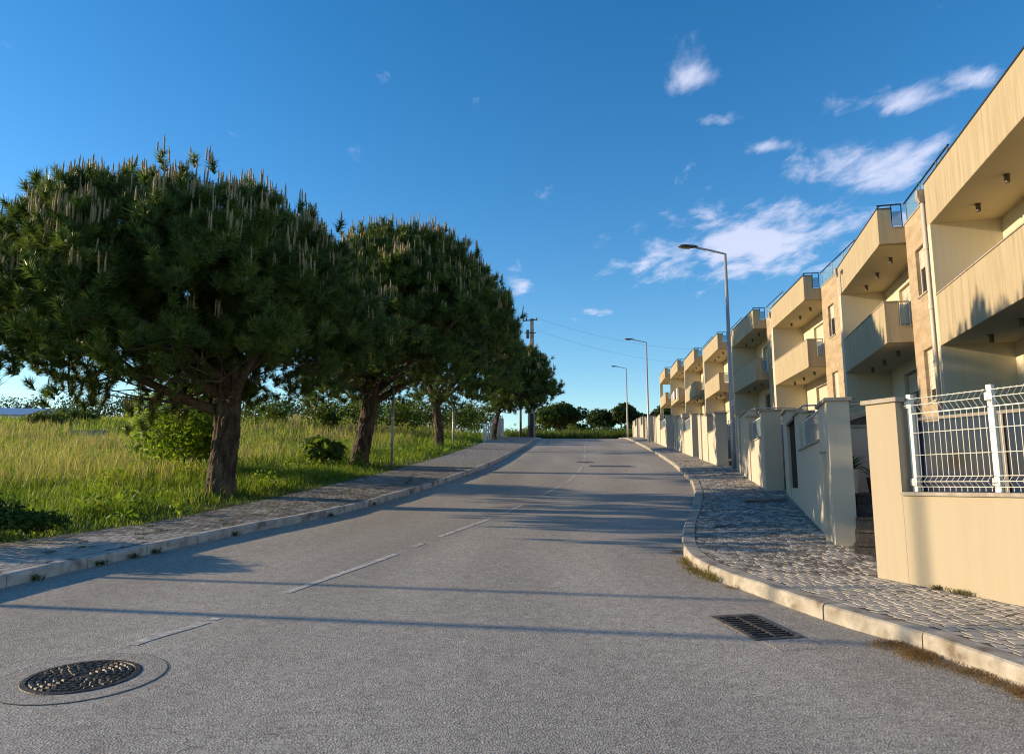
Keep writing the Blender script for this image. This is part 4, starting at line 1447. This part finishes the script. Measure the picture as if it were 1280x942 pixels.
parts = [grass_zone(7.0, 14.5, 620, 1.0), grass_zone(14.5, 25, 300, 1.35), grass_zone(25, 45, 85, 2.3, 1.1), grass_zone(45, 100, 17, 5.0, 1.35)]
base, h, w, lean, az, c = [np.concatenate([p[i] for p in parts], 0) for i in range(6)]
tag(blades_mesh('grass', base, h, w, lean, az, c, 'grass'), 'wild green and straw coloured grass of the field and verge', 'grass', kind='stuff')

# seed heads over the tall dry grass
n = 5200
y = rng.uniform(15, 46, n); x = -rng.uniform(0, 1, n) * (.8 * y + 2)
ed = inner_l(y) - x
nn = noise_arr(x, y, .22, 3.3)
k = (ed > 3.2) & (nn > .05)
x, y = x[k], y[k]
hh = rng.uniform(.45, .95, len(x))
bz = field_z(x, y)
b0 = np.stack([x, y, bz], -1)
tt = rng.random((len(x), 1))
cc = (1 - tt) * np.array([.24, .20, .12]) + tt * np.array([.38, .33, .21])
tag(blades_mesh('seed_grass', b0, hh, np.full(len(x), .02), rng.uniform(.05, .45, len(x)), rng.uniform(0, 6.28, len(x)), cc, 'grass', curl=.3), 'tall straw coloured grass stems with seed heads in the field', 'grass', kind='stuff')

# tufts in the kerb joints and at the foot of the wall
def tuft_patch(name, pts, label, colA, colB, hgt, per, wd, zfn, lie=.6):
    bs = []
    for (x, y, r) in pts:
        q = rng.normal(0, 1, (per, 2)) * r
        bs.append(np.stack([x + q[:, 0], y + q[:, 1]], -1))
    b = np.concatenate(bs, 0)
    z = np.array([zfn(px, py) for px, py in b])
    n = len(b)
    t = rng.random((n, 1))
    c = (1 - t) * np.array(colA) + t * np.array(colB)
    return tag(blades_mesh(name, np.column_stack([b, z]), rng.uniform(.5, 1.1, n) * hgt, np.full(n, wd), rng.uniform(lie, 2.2, n), rng.uniform(0, 6.28, n), c, 'grass'), label, 'weeds', kind='stuff')


tuft_patch('kerb_weeds', [(float(kerb_l(y)) + .02, y, .035) for y in (8.4, 9.35, 9.9, 10.3, 12.0, 14.6, 16.6)], 'small green weeds at the foot of the left kerb', (.04, .08, .015), (.10, .15, .03), .10, 60, .008, lambda x, y: Zf(y) + .01)
tuft_patch('dry_litter', [(float(kerb_r(y)) - .07 - random.random() * .05, y, .055) for y in np.concatenate([rng.normal(5.75, .16, 9), rng.normal(5.0, .35, 12), rng.normal(4.4, .2, 6)])] + [(float(kerb_r(y)) - .05 - random.random() * .06, y, .04) for y in rng.uniform(6.9, 10.6, 9)], 'brown dry pine needles and weeds heaped along the right kerb', (.17, .09, .03), (.36, .22, .09), .05, 55, .0035, lambda x, y: Zf(y) + .008, 1.2)
tuft_patch('needle_heap', [(float(kerb_r(y)) - .10 - random.random() * .14, y, .06) for y in rng.normal(5.62, .17, 16)] + [(float(kerb_r(y)) - .06 - random.random() * .08, y, .05) for y in rng.normal(4.9, .3, 14)], 'heap of orange brown pine needles in the gutter at lower right', (.28, .16, .06), (.48, .32, .15), .04, 52, .004, lambda x, y: Zf(y) + .008, 1.4)
tuft_patch('kerb_dry_grass', [(float(kerb_r(y)) - .05, y, .05) for y in rng.uniform(8.3, 9.6, 7)], 'dry yellow weeds in the gutter below the kerb bend', (.17, .15, .05), (.30, .25, .10), .12, 60, .006, lambda x, y: Zf(y) + .005)
tuft_patch('wall_weed', [(4.08, 6.83, .03), (4.12, 6.74, .03), (4.0, 7.0, .02)], 'small pale weed growing at the foot of the near cream wall', (.10, .12, .05), (.24, .22, .12), .07, 60, .006, lambda x, y: float(side_z_r(x, y)) + .002)
tuft_patch('pine_litter', [(float(kerb_l(y)) - .3 - random.random() * 1.2, y, .16) for y in rng.uniform(10, 22, 26)] + [(float(kerb_l(y)) + .12, y, .07) for y in rng.uniform(9, 26, 22)], 'brown pine needle litter scattered over the left sidewalk and gutter', (.14, .085, .04), (.27, .18, .09), .03, 26, .005, lambda x, y: float(side_z_l(x, y)) + .004 if x < kerb_l(y) else Zf(y) + .006, 1.5)
tuft_patch('sidewalk_weeds', [(float(kerb_l(y)) - .3 - random.random() * 1.1, y, .05) for y in np.arange(9.0, 24, .42)], 'low green weeds between the left sidewalk stones', (.05, .08, .02), (.12, .16, .04), .04, 40, .008, lambda x, y: float(side_z_l(x, y)) + .0)


def leaf_cloud(centers, radii, n, size, cd, cl, flat=.85, shell=.45, zc=None):
    """diamond leaves spread through lumpy ellipsoids; light/dark by clump"""
    centers = np.array(centers, float); radii = np.array(radii, float)
    w = np.prod(radii, 1) ** (2 / 3.0); w /= w.sum()
    k = rng.choice(len(centers), n, p=w)
    d = unit(rng.normal(0, 1, (n, 3)))
    r = shell + (1 - shell) * rng.random(n) ** .6
    r *= rng.uniform(.85, 1.12, n)
    p = centers[k] + d * radii[k] * r[:, None]
    nrm = unit(d + rng.normal(0, .7, (n, 3)) + np.array([0, 0, .35]))
    tmp = unit(np.cross(nrm, rng.normal(0, 1, (n, 3))))
    b = np.cross(nrm, tmp)
    s = size * rng.uniform(.6, 1.3, n)[:, None]
    V = np.stack([p - tmp * s, p + b * s * .45, p + tmp * s, p - b * s * .45], 1).reshape(-1, 3)
    o = (np.arange(n) * 4)[:, None]
    F = np.concatenate([o + [0, 1, 2], o + [0, 2, 3]], 0)
    ct = rng.random((len(centers), 1))[k] * .6 + rng.random((n, 1)) * .4
    c = (1 - ct) * np.array(cd) + ct * np.array(cl)
    return V, F, np.repeat(c, 4, 0)


def lumps(rx, ry, rz, count, lump, low=0.0):
    C, Rr = [], []
    for _ in range(count):
        d = rng.normal(0, 1, 3); d /= np.linalg.norm(d)
        if d[2] < -.2: d[2] *= -.6
        rr = rng.uniform(.35, .82)
        C.append((d[0] * rx * rr, d[1] * ry * rr, rz + low + d[2] * rz * rr))
        s = lump * rng.uniform(.7, 1.25)
        Rr.append((s * rx, s * ry, s * rz))
    return C, Rr


def shrub(x, y, rx, rz, n, size, cd, cl, label, name='shrub', cat='shrub', group=None, zoff=0.0, stems=6, low=0.05, count=12, lump=.42, z=None, trunk_r=.02):
    z = float(field_z(x, y)) if z is None else z
    t = thing(name, (x, y, z + zoff), label, cat, group)
    C, Rr = lumps(rx, rx, rz, count, lump, low - rz * .42)
    V, F, Cc = leaf_cloud(C, Rr, n, size, cd, cl)
    V[:, 2] = np.maximum(V[:, 2], .02)
    np_mesh('foliage', V, F, 'leaf', t, Cc)
    for i in range(stems):
        c = C[i % len(C)]
        m = MB(); m.tube([(c[0] * .05, c[1] * .05, -.1), (c[0] * .35, c[1] * .35, c[2] * .5), (c[0], c[1], c[2])], [trunk_r, trunk_r * .7, trunk_r * .3], 6)
        m.build('stem', 'branch_bark', t)
    return t


def far_tree(x, y, H, r, label, n=2600, size=.22, cd=(.016, .034, .012), cl=(.06, .085, .022), group='trees beyond the end of the road', trunk=.25, squash=.62, z=None, group_low=None):
    z = float(field_z(x, y)) if z is None else z
    t = thing('tree', (x, y, z), label, 'tree', group)
    rz = H * squash / 2
    C, Rr = lumps(r, r, rz, 26, .40, H - 2 * rz)
    V, F, Cc = leaf_cloud(C, Rr, int(n * 1.8), size * 1.25, cd, cl)
    np_mesh('crown', V, F, 'leaf', t, Cc)
    m = MB(); m.tube([(0, 0, -.3), (.1, 0, H * .3), (0, .1, H * .62)], [trunk, trunk * .75, trunk * .3], 8); tk = m.build('trunk', 'bark', t)
    for i in range(5):
        c = C[i]
        m = MB(); m.tube([(0, 0, H * .3), (c[0] * .5, c[1] * .5, (H * .3 + c[2]) / 2), c], [trunk * .5, trunk * .3, .03], 6); m.build('branch', 'bark', tk)
    return t


# ---- umbrella-shaped pines -------------------------------------------------
def pine(x, y, label, cx, cy, Rr, zb, zt, trunk_r, lean, n_bough, fork, seed, needles=46, power=2.6, candle_p=1.0, nl=1.0):
    r_ = np.random.default_rng(seed)
    random.seed(seed)
    z0 = float(field_z(x, y))
    t = thing('pine_tree', (x, y, z0 - .05), label, 'pine tree', 'pines in a row on the left verge')
    H = zt - zb

    def dome(r):
        return zb + H * np.maximum(1 - (np.clip(r, 0, Rr) / Rr) ** power, 0) ** .5

    # bough centres over the dome (relative to the tree)
    A, Pn = [], []
    for i in range(n_bough):
        az = r_.uniform(0, 2 * math.pi)
        u = r_.random()
        if u < .56:
            r = Rr * math.sqrt(r_.random()) * .97
            zz = float(dome(r))
        elif u < .90:
            zz = zb + H * r_.uniform(.02, .8)
            r = Rr * max(1 - ((zz - zb) / H) ** 2, 0) ** (1 / power)
        else:
            r = Rr * math.sqrt(r_.uniform(.05, .95)); zz = zb + r_.uniform(-.35, .5)
        zz += (.13 * max(r * math.cos(az), 0) + .10 * min(r * math.cos(az), 0)) * max(1 - (zz - zb) / (H * .6), 0)
        zz = min(zz, zt - .30)
        lump = 1 + .17 * noise.noise((math.cos(az) * 2.6 + seed, math.sin(az) * 2.6, zz * .75))
        r *= lump
        p = np.array([cx + r * math.cos(az), cy + r * math.sin(az), zz])
        nrm = np.array([math.cos(az) * (r / Rr) ** 1.5, math.sin(az) * (r / Rr) ** 1.5, max((zz - zb) / H, .0) * 1.0 + .15])
        nrm /= np.linalg.norm(nrm)
        p = p - nrm * r_.exponential(.16)
        A.append(p); Pn.append(nrm)
    A = np.array(A); Pn = np.array(Pn)
    # second, inner layer closes the crown
    inn = np.concatenate([A[r_.random(len(A)) < .6], A[r_.random(len(A)) < .35]])
    ic = np.array([cx, cy, zb + H * .35])
    inn = ic + (inn - ic) * r_.uniform(.40, .80, (len(inn), 1))
    allc = np.concatenate([A, inn]); alln = np.concatenate([Pn, unit(inn - ic)])
    outer = np.concatenate([np.ones(len(A), bool), np.zeros(len(inn), bool)])
    per = 8
    nb = len(allc)
    k = np.repeat(np.arange(nb), per)
    off = r_.normal(0, 1, (nb * per, 3)) * np.array([.27, .27, .18])
    pos = allc[k] + off
    axis = unit(alln[k] * .55 + unit(off) * .5 + np.array([0, 0, .75]) + r_.normal(0, .22, (nb * per, 3)))
    nt = len(pos)
    # needles
    K = needles
    ax = np.repeat(axis, K, 0); ps = np.repeat(pos, K, 0)
    N = nt * K
    rnd = unit(np.cross(ax, r_.normal(0, 1, (N, 3))))
    phi = np.radians(r_.uniform(14, 78, N))[:, None]
    nd_ = ax * np.cos(phi) + rnd * np.sin(phi)
    st_ = ps + ax * (r_.uniform(-.12, .10, N))[:, None]
    ln = (r_.uniform(.15, .25, N) * nl)[:, None]
    wd = (.0105 * nl)
    sd_ = unit(np.cross(nd_, r_.normal(0, 1, (N, 3)))) * wd
    V = np.stack([st_ + sd_, st_ - sd_, st_ + nd_ * ln], 1).reshape(-1, 3)
    F = np.arange(N * 3).reshape(N, 3)
    bt = r_.random((nb, 1))[k]
    tt = np.repeat(bt * .45 + r_.random((nt, 1)) * .55, K, 0) + r_.normal(0, .08, (N, 1))
    tt = np.clip(tt, 0, 1)
    c = (1 - tt) * np.array([.018, .046, .016]) + tt * np.array([.125, .180, .036])
    c3 = np.repeat(c, 3, 0).reshape(N, 3, 3); c3[:, 2] *= 1.25
    np_mesh('crown', V, F, 'needles', t, c3.reshape(-1, 3))
    # upright pale shoots
    sel = np.where(outer[k] & (alln[k][:, 2] > .30) & (off[:, 2] > .02) & (r_.random(nt) < candle_p * np.clip((alln[k][:, 2] - .2) * 1.7, 0.05, 1)) & ((np.abs(noise_arr(allc[k][:, 0], allc[k][:, 1], 1.1, seed * .7)) > .10)))[0]
    cv, cf = [], []
    for i in sel:
        for j in range(random.choice((1, 2, 3, 4))):
            q = pos[i] + axis[i] * .10 + np.array([random.uniform(-.10, .10), random.uniform(-.10, .10), random.uniform(-.04, .04)])
            L = random.uniform(.16, .40) * (.75 + .3 * nl)
            dx, dy = random.uniform(-.07, .07), random.uniform(-.07, .07)
            o = len(cv)
            for (s, rr) in ((0, .015), (.7, .017), (1, .004)):
                for a in range(4):
                    an = a * math.pi / 2
                    cv.append((q[0] + dx * L * s + rr * nl * math.cos(an), q[1] + dy * L * s + rr * nl * math.sin(an), q[2] + L * s))
            for s in range(2):
                for a in range(4):
                    a2 = (a + 1) % 4
                    cf.append((o + s * 4 + a, o + s * 4 + a2, o + s * 4 + 4 + a2, o + s * 4 + 4 + a))
    tag(np_mesh('young_shoots', np.array(cv), np.array(cf), 'candle', t), kind='stuff')
    # trunk with plated bark
    fz = fork
    rings, seg = 64, 40
    tv, tf = [], []
    for i in range(rings + 1):
        s = i / rings
        zz = -.25 + (fz + .9 + .25) * s
        rad = trunk_r * (1 - .22 * s) * (1 + .30 * math.exp(-max(zz, 0) / .22)) * (1 + .10 * math.exp(-((zz - fz) / .45) ** 2))
        px, py = lean[0] * max(zz, 0) + .05 * math.sin(zz * 1.7 + seed), lean[1] * max(zz, 0) + .04 * math.cos(zz * 1.3)
        for a in range(seg):
            an = 2 * math.pi * a / seg
            v = noise.noise((math.cos(an) * 3.2, math.sin(an) * 3.2, zz * 1.6 + seed))
            cell = noise.cell((math.cos(an) * 5.5 + v, math.sin(an) * 5.5, zz * 3.5 + seed + v * .7))
            rr = rad * (1 + .07 * v) + .022 * (cell - .5) + .018 * noise.noise((math.cos(an) * 9, math.sin(an) * 9, zz * 6))
            tv.append((px + rr * math.cos(an), py + rr * math.sin(an), zz))
    for i in range(rings):
        for a in range(seg):
            a2 = (a + 1) % seg
            tf.append((i * seg + a, i * seg + a2, (i + 1) * seg + a2, (i + 1) * seg + a))
    m = MB(); m.v = tv; m.f = tf
    m.build('trunk', 'bark', t)
    top = np.array([lean[0] * fz, lean[1] * fz, fz])
    # limbs with their twigs
    nl_ = 9
    cand = A[A[:, 2] > zb + .1]
    for i in range(nl_):
        az = 2 * math.pi * (i + r_.uniform(-.25, .25)) / nl_
        h0 = fz + r_.uniform(-.35, .7) if i else fz + .5
        s0 = np.array([lean[0] * h0, lean[1] * h0, h0])
        rr = Rr * r_.uniform(.55, .82)
        e = np.array([cx + rr * math.cos(az), cy + rr * math.sin(az), zb + H * r_.uniform(.18, .5)]) if i else np.array([cx, cy, zb + H * .85])
        mid = s0 * .5 + e * .5 + np.array([0, 0, -.12 * rr + .3 * r_.uniform(0, 1)])
        pts = []
        for s in np.linspace(0, 1, 8):
            p = (1 - s) ** 2 * s0 + 2 * s * (1 - s) * mid + s * s * e + np.array([.10 * math.sin(s * 7 + i), .10 * math.cos(s * 6 + i), 0]) * s
            pts.append(p)
        m = MB(); m.tube(pts, list(np.linspace(trunk_r * .42, .03, 8)), 8)
        dd = np.linalg.norm(A - e, axis=1)
        for q in np.argsort(dd)[:16:2]:
            s = pts[r_.integers(3, 7)]
            tgt = A[q] - Pn[q] * .1
            mm = (s + tgt) / 2 + r_.normal(0, .18, 3)
            m.tube([s, mm, tgt], [.035, .022, .01], 5)
        dd2 = np.linalg.norm(A[:, :2] - (s0 + e)[:2] / 2, axis=1) + np.abs(A[:, 2] - zb) * .8
        for q in np.argsort(dd2)[:6]:
            s = pts[r_.integers(1, 5)]
            tgt = A[q]
            m.tube([s, (s + tgt) / 2 + r_.normal(0, .2, 3), tgt], [.03, .018, .008], 5)
        m.build('branch', 'branch_bark', t, smooth=True)
    return t


pine(-6.62, 16.6, 'nearest and largest pine, thick trunk in the grass at left', -1.0, -.4, 4.6, 2.75, 7.1, .325, (.0, .0), 560, 2.25, 11, needles=84, power=1.75)
pine(-5.75, 27.3, 'second pine from the camera, leaning trunk beside the bare post', 1.75, -1.7, 3.85, 3.1, 8.5, .35, (.12, 0), 420, 2.6, 23, needles=66, nl=1.12, power=2.2)
pine(-4.3, 43.0, 'third pine from the camera, slim leaning trunk', .85, .3, 4.0, 3.3, 11.1, .29, (-.10, 0), 400, 2.6, 37, needles=50, nl=1.35, power=2.7)
pine(-1.5, 61.0, 'last and smallest pine, in front of the utility pole', 2.3, 0, 2.95, 2.9, 7.9, .2, (.12, 0), 240, 2.2, 41, needles=40, nl=1.6, power=2.2)

# ---- shrubs in the field --------------------------------------------------------
shrub(-10.0, 22.0, 1.9, 1.75, 7500, .085, (.07, .13, .018), (.22, .30, .045), 'broad light green leafy bush left of the nearest pine trunk', count=18)
shrub(-7.05, 9.75, .95, .40, 3400, .045, (.018, .045, .010), (.05, .10, .018), 'low dark green leafy bush at the left picture edge by the sidewalk', count=12, stems=4)
shrub(-6.9, 26.2, .95, .7, 800, .15, (.04, .08, .016), (.14, .19, .04), 'dark spiky bush just left of the second pine trunk', count=8)
shrub(-14.5, 31.0, 1.4, .8, 1600, .09, (.03, .06, .012), (.10, .14, .03), 'rounded green bush among the dry grass behind the leafy bush', count=10)
bushes = [(-21, 60, 3.2, 2.0, 'pale green hedge bush right of the dry strip, left of the second pine'), (-15.5, 58, 2.6, 2.1, 'green bush in the field seen behind the second pine trunk'),
          (-11.5, 56, 2.3, 2.1, 'bright green bush right of the bare metal post'), (-9.0, 60, 2.2, 2.3, 'yellow green bush left of the third pine trunk'),
          (-7.4, 66, 2.4, 2.3, 'olive bush just right of the third pine trunk'), (-5.0, 72, 2.2, 2.4, 'olive bush left of the white fence'), (-3.6, 80, 2.4, 2.6, 'olive bush behind the white fence'),
          (-37, 58, 2.2, .9, 'low bush at the far edge of the field, left'), (-40, 66, 2.4, 1.0, 'low bush beyond the dry grass right of the white building'), (-29, 70, 2.0, .9, 'low dark bush on the far dry strip')]
for i, (x, y, r, hz, lab) in enumerate(bushes):
    yl = i in (2, 3)
    shrub(x, y, r, hz, 1700, .15, (.035, .065, .014), (.16, .20, .035) if yl else (.10, .125, .03), lab, group='bushes across the field', count=12, stems=3, trunk_r=.05)

# low broad-leaved weeds all over the field and along the verge
wc, wr = [], []
while len(wc) < 260:
    yy = rng.uniform(9, 45) if len(wc) < 200 else rng.uniform(30, 75)
    xx = rng.uniform(-.78 * yy - 2, float(inner_l(yy)) - .25)
    s_ = rng.uniform(.12, .34) * (1 + yy / 60)
    wc.append((xx, yy, float(field_z(xx, yy)) + s_ * .7)); wr.append((s_, s_, s_ * .9))
V, F, Cc = leaf_cloud(wc, wr, 19000, .06, (.04, .10, .012), (.20, .27, .04), shell=.2)
tag(np_mesh('field_weeds', V, F, 'leaf', None, Cc), 'leafy green weeds scattered through the field grass', 'weeds', kind='stuff')

# ---- trees past the crest -------------------------------------------------------
dk, lt = (.016, .034, .012), (.075, .095, .022)
far_tree(6.6, 101, 6.6, 4.3, 'big round dark tree straight past the end of the road', 4200, .24, dk, (.07, .10, .02), z=7.0, squash=.88)
far_tree(15.5, 128, 7.4, 3.4, 'dark pine-like tree past the road end, left of the far lamp', 2200, .28, dk, (.045, .07, .02), z=7.4)
far_tree(19.6, 125, 8.2, 2.9, 'taller dark tree past the road end beside the far lamp pole', 2200, .28, dk, (.045, .07, .02), z=7.4)
far_tree(24.2, 132, 7.4, 3.0, 'dark tree past the road end right of the far lamp pole', 2000, .28, dk, (.05, .075, .02), z=7.4)
far_tree(27.0, 122, 8.0, 3.4, 'dark tree showing above the farthest garden wall', 2200, .28, dk, (.05, .075, .02), z=7.4)
far_tree(36.5, 128, 7.6, 3.0, 'dark tree seen through the open end loggia', 1800, .28, dk, (.05, .075, .02), z=7.4)
far_tree(12.4, 150, 7.5, 3.6, 'hazy dark tree behind the road end, right of the big round tree', 1800, .3, dk, (.04, .065, .022), z=7.4)
for i, (x, y, H, r, lab) in enumerate([(3.2, 95, 3.3, 2.2, 'olive bush left of the big round tree'), (8.9, 96, 3.4, 2.0, 'pale willow-like bush in front of the big round tree'), (12.2, 97, 3.5, 2.4, 'olive bush in the middle of the road end'), (15.9, 99, 3.7, 2.6, 'rounded olive bush left of the far lamp pole'), (18.2, 104, 3.4, 2.2, 'olive bush at the foot of the far lamp pole')]):
    shrub(x, y, r, H / 2, 1800, .17, (.04, .06, .018), (.125, .145, .04), lab, group='bushes past the road end', count=14, stems=3, trunk_r=.05, z=6.9)
# low roadside hedge of weeds over the crest
yv = rng.uniform(86, 96, 5200); xv = rng.uniform(-1, 20, 5200)
bz = Z(yv) + .1
tv_ = rng.random((5200, 1))
tag(blades_mesh('verge_weeds', np.stack([xv, yv, bz], -1), rng.uniform(.7, 1.6, 5200), np.full(5200, .09), rng.uniform(.1, .6, 5200), rng.uniform(0, 6.28, 5200), (1 - tv_) * np.array([.04, .075, .015]) + tv_ * np.array([.12, .15, .03]), 'grass'), 'tall green weeds across the end of the road', 'weeds', kind='stuff')

# distant wood along the left horizon, one mass
C, Rr_ = [], []
for i in range(120):
    xx = -150 + 140 * i / 120 + rng.uniform(-2, 2)
    yy = 205 + rng.uniform(-12, 12)
    hgt = rng.uniform(7.0, 12.5)
    C.append((xx, yy, 16.8 + hgt * .45)); Rr_.append((rng.uniform(2.2, 4.2), 3.0, hgt * .52))
for i in range(60):
    xx = -12 + 62 * i / 60 + rng.uniform(-1, 1)
    C.append((xx, 165 + rng.uniform(-6, 6), 10.2)); Rr_.append((rng.uniform(1.6, 2.6), 2.5, rng.uniform(3.6, 5.6)))
V, F, Cc = leaf_cloud(C, Rr_, 42000, .42, (.014, .032, .020), (.045, .065, .030))
tag(np_mesh('distant_wood', V, F, 'leaf', None, Cc), 'dark wood along the horizon beyond the field at left', 'wood', kind='stuff')
